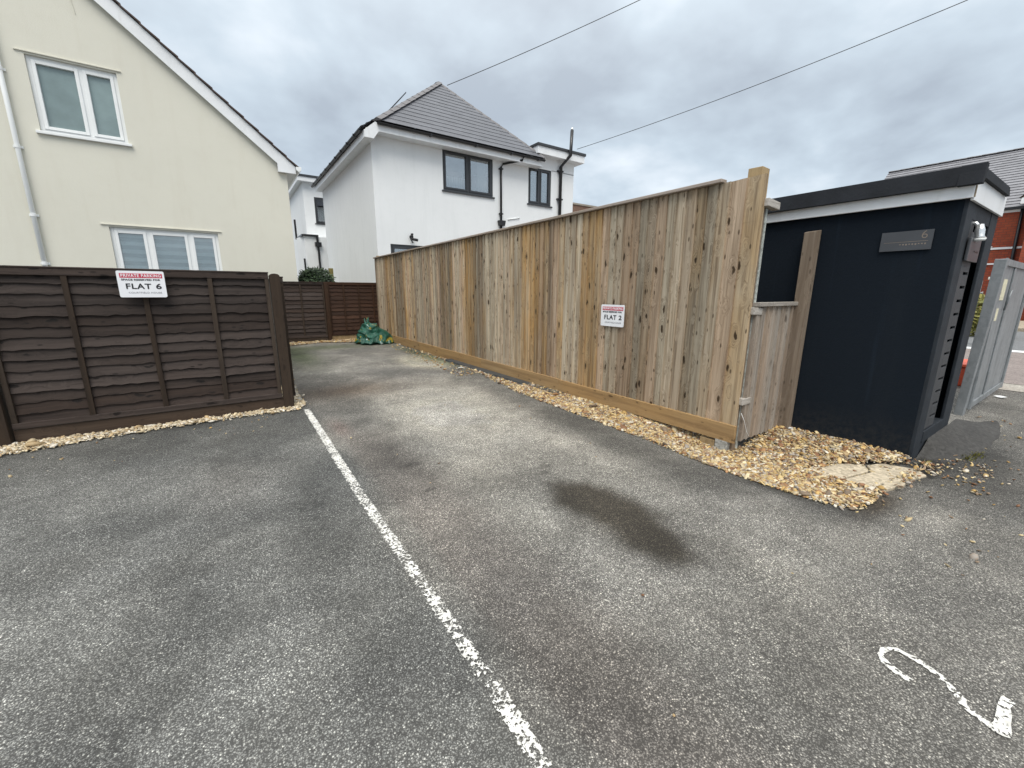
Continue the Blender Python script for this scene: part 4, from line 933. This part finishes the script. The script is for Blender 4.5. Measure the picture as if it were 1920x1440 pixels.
for sgn in (1, -1):
    for k in range(nt_):
        a, c_ = L0.lerp(L1_, k / nt_), L0.lerp(L1_, (k + 1.12) / nt_)
        if sgn < 0: a, c_ = Vector((2 * apx - a.x, 0, a.z)), Vector((2 * apx - c_.x, 0, c_.z))
        j = random.uniform(-.004, .004)
        q.hexa([(a.x, CY - dpt - .045 + j, a.z + .004), (a.x, CY + 8.2, a.z + .004), (c_.x, CY + 8.2, c_.z - .022), (c_.x, CY - dpt - .045 + j, c_.z - .022),
                (a.x, CY - dpt - .045 + j, a.z + .032), (a.x, CY + 8.2, a.z + .032), (c_.x, CY + 8.2, c_.z + .004), (c_.x, CY - dpt - .045 + j, c_.z + .004)])
q.build('roof_tiles', 'tile', ch)
q = MB()
prof = [(1.645, 3.90), (1.65, 3.84), (1.70, 3.80), (1.75, 3.84), (1.76, 3.91), (1.745, 3.91), (1.735, 3.85), (1.70, 3.815), (1.665, 3.85), (1.66, 3.90)]
q.prism([(x, CY - .14, z) for x, z in prof], (0, 8.2, 0)); q.prism([(x, CY - .143, z) for x, z in prof[:5]], (0, .01, 0)); q.build('gutter', 'upvc', ch)
# cream house downpipe
q = MB(); q.tube([(-2.63, CY - .055, 0), (-2.63, CY - .055, 8)], .034, 14); dp = q.build('downpipe', 'upvc', ch, smooth=True)
for z in (1.63, 2.45, 3.55, 4.72, 5.9):
    q = MB(); q.tube([(-2.63, CY - .055, z), (-2.63, CY - .055, z + .05)], .041, 14); q.box(-2.69, -2.57, CY - .02, CY - .001, z + .005, z + .045); q.build('pipe_clip', 'upvc', dp)
q = MB(); q.tube([(-1.62, CY - .006, 6.4), (-1.60, CY - .006, 6.05), (-1.575, CY - .006, 5.86)], .006, 6); q.build('cable', 'cream', ch)

# ------------------------------------------------------------------ white house
wh = thing('white_house', 'white rendered house with hipped slate roof and dark windows behind the pine fence', 'house', (7, 15, 0))
WY = 12.6; CX = 3.82; CX1 = 11.32
T = frame((0, WY, 0), (1, 0, 0), (0, -1, 0))
w1 = (5.97, 7.77, 4.26, 5.455); w2 = (9.225, 10.245, 4.24, 5.46); w3 = (4.21, 6.6, .1, 2.56)
b = MB(); wall(b, T, CX, CX1, 0, 5.44, [w1, w2, w3], .12)
b.build('wall', 'white_render', wh)
b = MB(); b.quad((9.62, WY, 5.44), (CX1, WY, 5.44), (CX1, WY, 5.83), (9.62, WY, 5.83))
b.quad((CX1, WY, 0), (CX1, 20, 0), (CX1, 20, 5.83), (CX1, WY, 5.83)); b.quad((9.62, WY, 5.4), (9.62, WY, 5.83), (9.62, 20, 5.83), (9.62, 20, 5.4)); b.build('wall', 'white_render', wh)
b = MB(); b.quad((CX, 19.6, 0), (CX, WY, 0), (CX, WY, 5.44), (CX, 19.6, 5.44)); b.quad((CX, 19.6, 0), (CX, 19.6, 5.44), (CX1, 19.6, 5.44), (CX1, 19.6, 0)); b.build('wall', 'white_render', wh)
q = MB(); q.box(CX + .3, 11.0, WY + 1.6, WY + 1.62, .05, 5.3); q.box(CX + .3, 11, WY + .3, WY + 1.6, 3.3, 3.32); q.build('interior', 'void', wh)
def curt(W, a, b_, c_, d_, w0):
    q = MB(); n_ = 20
    for (u0, u1, v0) in ((b_ - .42, b_ - .10, c_), (a, a + .85, c_)):
        top = d_ if u0 > a else c_ + .42
        for i in range(n_):
            ua, ub = u0 + (u1 - u0) * i / n_, u0 + (u1 - u0) * (i + 1) / n_
            q.quad(T(ua, v0, w0 - .12 - .03 * (i % 2)), T(ub, v0, w0 - .12 - .03 * ((i + 1) % 2)), T(ub, top, w0 - .12 - .03 * ((i + 1) % 2)), T(ua, top, w0 - .12 - .03 * (i % 2)))
    q.build('curtain', 'curtain', W)
def curt2(W, a, b_, c_, d_, w0):
    q = MB(); n_ = 26
    for i in range(n_):
        ua, ub = a + (b_ - a) * i / n_, a + (b_ - a) * (i + 1) / n_
        q.quad(T(ua, c_, w0 - .10 - .03 * (i % 2)), T(ub, c_, w0 - .10 - .03 * ((i + 1) % 2)), T(ub, d_ - .1, w0 - .10 - .03 * ((i + 1) % 2)), T(ua, d_ - .1, w0 - .10 - .03 * (i % 2)))
    q.build('curtain', 'curtain', W)
window(wh, T, *w1, 2, 'anth', .07, 'glassd', 'anth', .06, .055, curt)
window(wh, T, *w2, 2, 'anth', .07, 'glassd', 'anth', .055, .05, curt2)
window(wh, T, *w3, 3, 'anth', .07, 'glassd', None, .07, .05)
# front eaves
EY = 12.24
q = MB(); q.box(3.62, 9.58, EY + .02, WY, 5.405, 5.44); q.build('soffit', 'fascia', wh)
q = MB(); q.box(3.88, 9.50, EY, EY + .022, 5.40, 5.585); q.build('fascia', 'fascia', wh)
q = MB(); q.prism([(3.56, EY - .002, 5.20), (3.80, EY - .002, 5.20), (3.95, EY - .002, 5.40), (3.95, EY - .002, 5.60), (3.86, EY - .002, 5.62), (3.56, EY - .002, 5.37)], (0, .024, 0)); q.build('box_end', 'fascia', wh)
q = MB(); q.box(3.56, 3.585, EY + .024, 19.7, 5.20, 5.38); q.box(3.585, CX, EY + .024, 19.7, 5.20, 5.22); q.build('side_fascia', 'fascia', wh)
def gutter(mb, T_, L_, r=.055):
    prof = [(r * math.cos(a), r * math.sin(a)) for a in [math.radians(x) for x in range(180, 361, 22)]] + [((r - .008) * math.cos(a), (r - .008) * math.sin(a)) for a in [math.radians(x) for x in range(360, 179, -22)]]
    mb.prism([T_(w_, z_) for w_, z_ in prof], T_(0, 0, L_) if False else L_)
q = MB(); gutter(q, lambda w_, z_: (3.92, EY - .06 + w_, 5.60 + z_), (5.68, 0, 0)); gutter(q, lambda w_, z_: (3.91, EY - .06 + w_, 5.60 + z_), (.012, 0, 0)); q.build('gutter', 'black', wh)
q = MB(); gutter(q, lambda w_, z_: (3.50 + w_, EY + .15, 5.42 + z_), (0, 7.5, 0)); q.build('gutter', 'black', wh)
for x in (5.4, 6.9, 8.2, 9.3):
    q = MB(); q.box(x, x + .05, EY - .12, EY, 5.535, 5.60); q.build('gutter_bracket', 'black', wh)
for y in np.arange(12.9, 19.5, .8):
    q = MB(); q.box(3.43, 3.56, y, y + .05, 5.36, 5.43); q.build('gutter_bracket', 'black', wh)
# hipped roof
A = Vector((7.30, 15.5, 8.54)); LB = Vector((3.90, EY - .05, 5.66)); RB = Vector((9.60, EY - .05, 5.66)); B2 = Vector((7.30, 18.5, 8.54))
q = MB(); slope_strips(q, LB, RB, A, A + Vector((.01, 0, 0)), 16, .011); q.build('roof', 'slate', wh)
LL = Vector((3.48, EY - .02, 5.42))
q = MB(); slope_strips(q, (3.46, 19.8, 5.41), LL, (7.30, 18.6, 8.53), A, 19, .022); q.build('roof_side', 'slate', wh)
q = MB(); slope_strips(q, RB, (9.6, 20, 5.66), A, (7.30, 18.6, 8.53), 19, .022); q.quad((3.46, 19.8, 5.41), (9.6, 20, 5.66), (7.3, 18.6, 8.54), (7.29, 18.6, 8.54)); q.build('roof_side', 'slate', wh)
def ridge_tiles(p0, p1, n_, wd=.13, up=.05):
    q = MB(); p0, p1 = Vector(p0), Vector(p1); t = (p1 - p0).normalized(); s = t.cross(Vector((0, 0, 1))).normalized(); u = s.cross(t).normalized()
    for k in range(n_):
        a = p0.lerp(p1, k / n_) + u * (up + .012); c_ = p0.lerp(p1, (k + 1.05) / n_) + u * up
        q.add([a - s * wd - u * .06, a, a + s * wd - u * .06, c_ - s * wd - u * .06, c_, c_ + s * wd - u * .06, a - s * wd - u * .085, a + s * wd - u * .085], [(0, 1, 4, 3), (1, 2, 5, 4), (6, 7, 2, 1, 0)])
    return q
ridge_tiles(LB, A, 12).build('hip_tiles', 'hip', wh); ridge_tiles(RB, A, 12, .06, .03).build('hip_tiles', 'hip', wh); ridge_tiles(A, B2, 7).build('ridge_tiles', 'hip', wh)
q = MB(); q.hexa([(4.75, 13.6, 6.50), (4.75, 14.4, 6.50), (5.30, 14.4, 7.10), (5.30, 13.6, 7.10), (4.75, 13.6, 6.54), (4.75, 14.4, 6.54), (5.30, 14.4, 7.14), (5.30, 13.6, 7.14)]); q.build('roof_window', 'anth', wh)
# flat roofed right part
q = MB(); q.box(9.40, 11.56, WY - .30, 19.9, 5.83, 6.06); q.build('flat_roof_fascia', 'fascia', wh)
q = MB(); q.box(9.37, 11.60, WY - .34, 19.9, 6.062, 6.15); q.build('flat_roof_trim', 'anth', wh, bevel=.01)
q = MB(); q.tube([(8.72, EY - .06, 5.56), (8.70, EY - .02, 5.46), (8.14, WY - .05, 5.33), (8.06, WY - .05, 5.22), (8.06, WY - .05, 3.55)], .036, 12); q.tube([(8.06, WY - .05, 3.4), (8.06, WY - .05, .1)], .036, 12)
rp = q.build('downpipe', 'black', wh, smooth=True)
q = MB(); q.prism([(7.93, WY - .16, 3.55), (8.19, WY - .16, 3.55), (8.15, WY - .16, 3.38), (7.97, WY - .16, 3.38)], (0, .15, 0)); q.build('hopper', 'black', rp, bevel=.008)
for z in (3.75, 5.15):
    q = MB(); q.box(7.99, 8.13, WY - .08, WY - .001, z, z + .04); q.build('pipe_clip', 'black', rp)
q = MB(); q.tube([(10.62, WY - .08, .1), (10.62, WY - .08, 5.62), (10.78, WY - .40, 5.95), (10.80, WY - .42, 6.75)], .058, 14); sp_ = q.build('soil_pipe', 'black', wh, smooth=True)
q = MB(); q.tube([(10.80, WY - .42, 6.75), (10.80, WY - .42, 6.83)], .045, 12); q.build('pipe_cowl', 'chrome', sp_, smooth=True)
for z in (4.5, 5.45):
    q = MB(); q.box(10.5, 10.74, WY - .1, WY - .001, z, z + .05); q.build('pipe_clip', 'black', sp_)
q = MB(); q.tube([(8.35, WY - .015, 3.62), (8.85, WY - .015, 3.72)], .018, 8); q.build('waste_pipe', 'upvc', wh, smooth=True)
sc_ = thing('security_camera', 'small black security camera on the white house wall', 'camera', (4.85, WY - .1, 2.75))
q = MB(); q.tube([(4.85, WY, 2.80), (4.85, WY - .08, 2.80)], .05, 12); q.tube([(4.85, WY - .05, 2.80), (4.85, WY - .05, 2.68), (4.88, WY - .08, 2.62)], .018, 8); q.build('bracket', 'black', sc_, smooth=True)
q = MB(); q.tube([(4.80, WY - .10, 2.74), (4.98, WY - .22, 2.69)], .04, 12); q.build('camera_body', 'black', sc_, smooth=True)
q = MB(); q.tube([(4.82, WY - .10, 2.86), (4.87, WY - .14, 2.86)], .03, 10); q.build('sensor', 'black', sc_, smooth=True)

# ------------------------------------------------------------------ far white house between the two
fw = thing('white_house', 'distant white flat roofed house in the gap between cream and white houses', 'house', (6, 24, 0))
FY = 22.0; T = frame((0, FY, 0), (1, 0, 0), (0, -1, 0)); b = MB()
hw = (3.90, 4.75, 4.27, 5.42)
wall(b, T, 3.46, 9.0, 0, 6.0, [hw], .1); b.quad((3.46, FY, 0), (3.46, FY, 6), (3.46, FY + 7, 6), (3.46, FY + 7, 0))
b.build('wall', 'white_render', fw)
q = MB(); q.box(3.7, 6, FY + .8, FY + .82, 3.5, 5.8); q.build('interior', 'void', fw)
window(fw, T, *hw, 1, 'anth', .06, 'glassd', 'anth', .06, .05)
q = MB(); q.box(3.25, 9.2, FY - .25, FY + 7.2, 6.0, 6.18); q.build('roof_fascia', 'fascia', fw)
q = MB(); q.box(3.22, 9.23, FY - .28, FY + 7.23, 6.182, 6.27); q.build('roof_trim', 'anth', fw)
q = MB(); q.box(3.19, 5.2, FY - 1.0, FY - .002, 0, 3.56); q.quad((3.0, FY, 0), (3.19, FY - 1, 0), (3.19, FY - 1, 3.56), (3.0, FY, 3.56)); q.build('extension', 'white_render', fw)
q = MB(); q.box(3.14, 3.75, FY - 1.08, FY - 1.0, 3.56, 3.64); q.box(3.08, 3.16, FY - 1.0, FY + .3, 3.56, 3.64); q.tube([(3.70, FY - 1.06, 3.6), (3.70, FY - 1.06, 3.3)], .05, 8); q.box(3.58, 3.84, FY - 1.16, FY - 1.0, 3.14, 3.32); q.tube([(3.71, FY - 1.06, 3.2), (3.71, FY - 1.06, 0)], .045, 8); q.build('downpipe', 'black', fw)
q = MB(); q.tube([(3.14, FY + 1.0, 3.6), (3.14, FY + 1.0, 4.5)], .045, 8); q.build('pipe', 'black', fw); q = MB(); q.tube([(3.10, FY - 1.06, 0), (3.10, FY - 1.06, 2.6)], .04, 8); q.build('pipe', 'black', fw)

# ------------------------------------------------------------------ brown brick house top behind the fence
bh = thing('brick_block', 'flat topped brown brick building just showing over the pine fence', 'building', (19, 21, 0))
q = MB(); q.box(18.0, 20.1, 20, 24, 0, 6.36); q.build('wall', 'brickx', bh); q = MB(); q.box(17.95, 20.15, 19.95, 24.05, 6.362, 6.46); q.build('coping', 'stonetile', bh)

# ------------------------------------------------------------------ red brick house over the road
rh = thing('brick_house', 'red brick house with grey slate roof across the road on the right', 'house', (31, 0, 0))
BX = 30.0; T = frame((BX, 0, 0), (0, -1, 0), (-1, 0, 0)); b = MB()      # u = -y
holes = [(-5.35, -4.20, 3.35, 4.75), (.8, 2.0, 3.35, 4.75), (-7.5, -4.6, .8, 2.3), (-2.6, -1.0, .8, 2.35), (.8, 2.2, .8, 2.3), (4.2, 5.4, 3.35, 4.75)]
wall(b, T, -9.4, 12, 0, 4.86, holes, .12); b.poly([(BX, 9.4, 0), (BX, 9.4, 4.86), (BX + 4, 9.4, 8.1), (BX + 8, 9.4, 4.86), (BX + 8, 9.4, 0)]); b.build('wall', 'brick', rh)
q = MB(); q.box(BX + 1, BX + 1.02, -12, 9, 0, 4.8); q.build('interior', 'void', rh)
for h in holes: window(rh, T, *h, 2, 'upvc', .08, 'glassd', 'upvc', .09, .06)
for z, hgt in ((3.20, .09), (2.52, .07), (4.80, .14)):
    q = MB(); fbox(q, T, -9.4, 12, z, z + hgt, .002, .05); q.build('string_course', 'fascia', rh)
q = MB(); fbox(q, T, -9.6, 12, 4.90, 5.0, .05, .18); q.build('gutter', 'black', rh)
q = MB(); slope_strips(q, (BX - .15, -12, 5.0), (BX - .15, 9.65, 5.0), (BX + 4, -12, 8.3), (BX + 4, 9.65, 8.3), 22, .03); q.quad((BX + 8.1, -12, 5), (BX + 8.1, 9.65, 5), (BX + 4, 9.65, 8.3), (BX + 4, -12, 8.3)); q.build('roof', 'slate_y', rh)
ridge_tiles((BX + 4, 9.65, 8.3), (BX + 4, -12, 8.3), 40, .14, .06).build('ridge_tiles', 'hip', rh)
q = MB(); q.tube([(BX - .08, 3.5, 4.9), (BX - .08, 3.42, 2.0), (BX - .08, 3.42, 0)], .06, 8); q.build('downpipe', 'black', rh, smooth=True)
# gabled bay
q = MB(); q.box(BX - .9, BX - .002, .5, 3.15, 0, 5.2); q.build('bay', 'brick', rh)
q = MB(); slope_strips(q, (BX - 1.0, 3.55, 5.25), (BX + 2, 3.55, 5.25), (BX - 1.0, 2.0, 7.0), (BX + 2.2, 2.0, 7.0), 8, .03); slope_strips(q, (BX - 1.0, .45, 5.25), (BX + 2, .45, 5.25), (BX - 1.0, 2.0, 7.0), (BX + 2.2, 2.0, 7.0), 8, .03)
q.poly([(BX - .98, 3.5, 5.24), (BX - .98, .5, 5.24), (BX - .98, 2.0, 6.95)]); q.build('bay_roof', 'stonetile', rh)
q = MB(); q.box(BX - 1.03, BX - .9, .45, 3.5, 5.0, 5.24); q.build('bay_fascia', 'fascia', rh)
GWB = 'wheelie bins across the road'
def wheelie(x, y, lab, src=None):
    t = thing('wheelie_bin', lab, 'bin', (x, y, 0), GWB)
    q = MB(); q.hexa([(x - .22, y - .2, .22), (x + .22, y - .2, .22), (x + .22, y + .2, .22), (x - .22, y + .2, .22), (x - .28, y - .27, 1.12), (x + .28, y - .27, 1.12), (x + .28, y + .27, 1.12), (x - .28, y + .27, 1.12)]); q.build('body', 'black', t, bevel=.02)
    q = MB(); q.hexa([(x - .32, y - .29, 1.125), (x + .32, y - .29, 1.125), (x + .32, y + .29, 1.125), (x - .32, y + .29, 1.125), (x - .28, y - .25, 1.18), (x + .30, y - .25, 1.21), (x + .30, y + .25, 1.21), (x - .28, y + .25, 1.18)]); q.build('lid', 'anth', t, bevel=.01)
    for s in (-.22, .22):
        q = MB(); q.tube([(x + .2, y + s - .03, .21), (x + .2, y + s + .03, .21)], .1, 12); q.build('wheel', 'black', t)
wheelie(27.3, 2.15, 'black wheelie bin nearest the right picture edge across the road'); wheelie(27.4, 2.9, 'black wheelie bin partly behind the steel gate across the road'); wheelie(27.3, 1.4, 'black wheelie bin furthest right, beyond the picture edge')
q = MB(); q.box(28.2, 28.4, -12, 9, .1, .75); o = q.build('garden_wall', 'brick', origin=(28.3, 0, 0)); tag(o, 'low red brick front garden wall before the brick house', 'garden wall')

# ------------------------------------------------------------------ bag, membrane, litter
random.seed(9)
def bag():
    import bmesh
    bm = bmesh.new(); bmesh.ops.create_icosphere(bm, subdivisions=6, radius=1.0)
    for v in bm.verts:
        p = v.co.copy(); ang = math.atan2(p.y, p.x); h = (p.z + 1) / 2
        # slumped sack: wide foot to the right, gathered neck to the left
        sp2 = (1 - h) ** .85 * 1.0 + .05
        rx = .46 * sp2 * (1 + .16 * math.sin(3 * ang + 1)) + .02
        ry = .30 * sp2 * (1 + .12 * math.sin(2 * ang))
        flat_ = math.hypot(p.x, p.y) + 1e-6
        x = p.x / flat_ * rx * min(1, flat_ * 1.6); y = p.y / flat_ * ry * min(1, flat_ * 1.6)
        z = .50 * h ** 1.05
        x += -.20 * h ** .8 + .05; z *= 1 - .25 * max(0, x)
        q = Vector((x * 3.6, y * 3.6, z * 4.2))
        rd = 1 - 2 * abs(noise.noise(q * 1.1 + Vector((3, 1, 7)))); rd2 = 1 - 2 * abs(noise.noise(q * 2.5))
        dsp = .085 * (rd - .4) + .022 * (rd2 - .4); n_ = Vector((p.x, p.y, p.z * .5)).normalized()
        if h < .05: dsp *= .3
        v.co = Vector((x, y, max(z, .0))) + n_ * dsp; v.co.z = max(v.co.z, 0.002)
    me = bpy.data.meshes.new('rubble_bag'); bm.to_mesh(me); bm.free(); me.materials.append(MAT['bag']); me.polygons.foreach_set('use_smooth', [True] * len(me.polygons))
    o = bpy.data.objects.new('rubble_bag', me); COL.objects.link(o); o.location = (2.78, 9.72, 0); return o
bg = tag(bag(), 'crumpled green plastic sack with yellow print slumped in the far corner', 'bag')
# gathered neck of the sack
q = MB()
for i in range(8):
    a = i * .8; hh = .50 + .11 * (.5 + .5 * math.sin(i * 2.3)) + (.06 if i in (0, 7) else 0)
    q.tube([(2.63 + .05 * math.cos(a), 9.72 + .05 * math.sin(a), .32), (2.60 + .035 * math.cos(a), 9.72 + .035 * math.sin(a), .45), (2.59 + .045 * math.cos(a), 9.72 + .04 * math.sin(a), hh)], [.055, .026, .007], 5)
q.v = [tuple(Vector(v) - Vector((2.78, 9.72, 0))) for v in q.v]; o = q.build('sack_neck', 'bag', smooth=True); o.parent = bg
# membrane strip
q = MB(); n_ = 40
for i in range(n_):
    ya, yb = 3.55 + i * .075, 3.55 + (i + 1) * .075
    f_ = lambda y: (3.02 - .06 * math.sin((y - 3.5) * 1.1) * 0 + .012 * fn(y * 9, 1), .020 + .010 * fn(y * 6, 5))
    (x0, z0), (x1, z1) = f_(ya), f_(yb)
    q.quad((3.185, ya, .035), (x0 + .03, ya, z0 + .01), (x1 + .03, yb, z1 + .01), (3.185, yb, .035)); q.quad((x0 + .03, ya, z0 + .01), (x0 + .02, ya, .004), (x1 + .02, yb, .004), (x1 + .03, yb, z1 + .01))
tag(q.build('plastic_strip', 'membrane'), 'slate blue plastic damp sheet poking out under the pine fence', 'plastic sheet')
def scrap(x, y, s, lab, seed, z=0.01, mat='litter'):
    random.seed(seed); q = MB(); c0 = Vector((x, y, z + s * .35)); pts = []
    for k in range(7):
        a = k / 7 * 6.28; pts.append(Vector((x + s * math.cos(a) * random.uniform(.5, 1.2), y + s * math.sin(a) * random.uniform(.5, 1), z + s * random.uniform(0, .35))))
    bt = [p - Vector((0, 0, .002)) for p in pts]
    q.add([c0] + pts + [c0 - Vector((0, 0, .002))] + bt, [(0, k + 1, (k + 1) % 7 + 1) for k in range(7)] + [(8, (k + 1) % 7 + 9, k + 9) for k in range(7)] + [(k + 1, k + 9, (k + 1) % 7 + 9, (k + 1) % 7 + 1) for k in range(7)])
    q.v = [tuple(Vector(v) - Vector((x, y, 0))) for v in q.v]; o = q.build('litter', mat); o.location = (x, y, 0); tag(o, lab, 'litter', 'pale litter scraps')
scrap(2.93, 5.75, .055, 'largest pale scrap of litter by the slate blue plastic sheet', 1)
scrap(3.14, 9.15, .05, 'small white scrap of litter beside the green sack', 2)
scrap(3.90, 1.47, .035, 'white scrap of litter on gravel at the foot of the brown post', 3, .04)
scrap(7.3, .66, .06, 'white scrap of litter on the tarmac under the steel gate', 4)

# small weeds near the ramp
random.seed(2); q = MB()
for cx_, cy_, n_ in ((4.35, .47, 50), (4.5, .44, 40), (3.98, .62, 22), (3.86, .98, 10), (3.05, 6.2, 40), (3.1, 7.2, 40)):
    for _ in range(n_):
        q.rnd(); p = Vector((cx_ + random.gauss(0, .04), cy_ + random.gauss(0, .02), .002)); dv = Vector((random.gauss(0, .5), random.gauss(0, .5), 1)).normalized() * random.uniform(.012, .035); s = dv.orthogonal().normalized() * .004
        q.add([p - s, p + s, p + dv], [(0, 1, 2)])
tag(q.build('weeds', 'leafy'), 'tiny green weeds growing at the edge of the tarmac ramp', 'weeds', kind='stuff')

# ------------------------------------------------------------------ overhead cables
def cable(p, q_, sag, label):
    p, q_ = Vector(p), Vector(q_); pts = [p.lerp(q_, k / 30) - Vector((0, 0, sag * 4 * (k / 30) * (1 - k / 30))) for k in range(31)]
    m_ = MB(); m_.tube(pts, .011, 6); m_.v = [tuple(Vector(v) - p) for v in m_.v]; o = m_.build('overhead_cable', 'wire', smooth=True); o.location = p; tag(o, label, 'cable', 'overhead cables')
def ray(px, py, t): # building aid: a point t metres out along a compass/elevation bearing
    dv = FW + RT * ((px - 960) / 774.28) - UP * ((py - 720) / 774.28); return Vector((0, 0, 1.18)) + dv * t
cable((7.62, 15.5, 8.55), (14.2, 10.1, 11.55), .08, 'overhead cable leading up from the apex of the slate hip roof')
cable((14.14, 15.57, 7.59), (18.42, 4.17, 9.32), .15, 'overhead cable leading up to the right from behind the flat roof')

for o in bpy.data.objects:
    if '_w' in o: del o['_w']
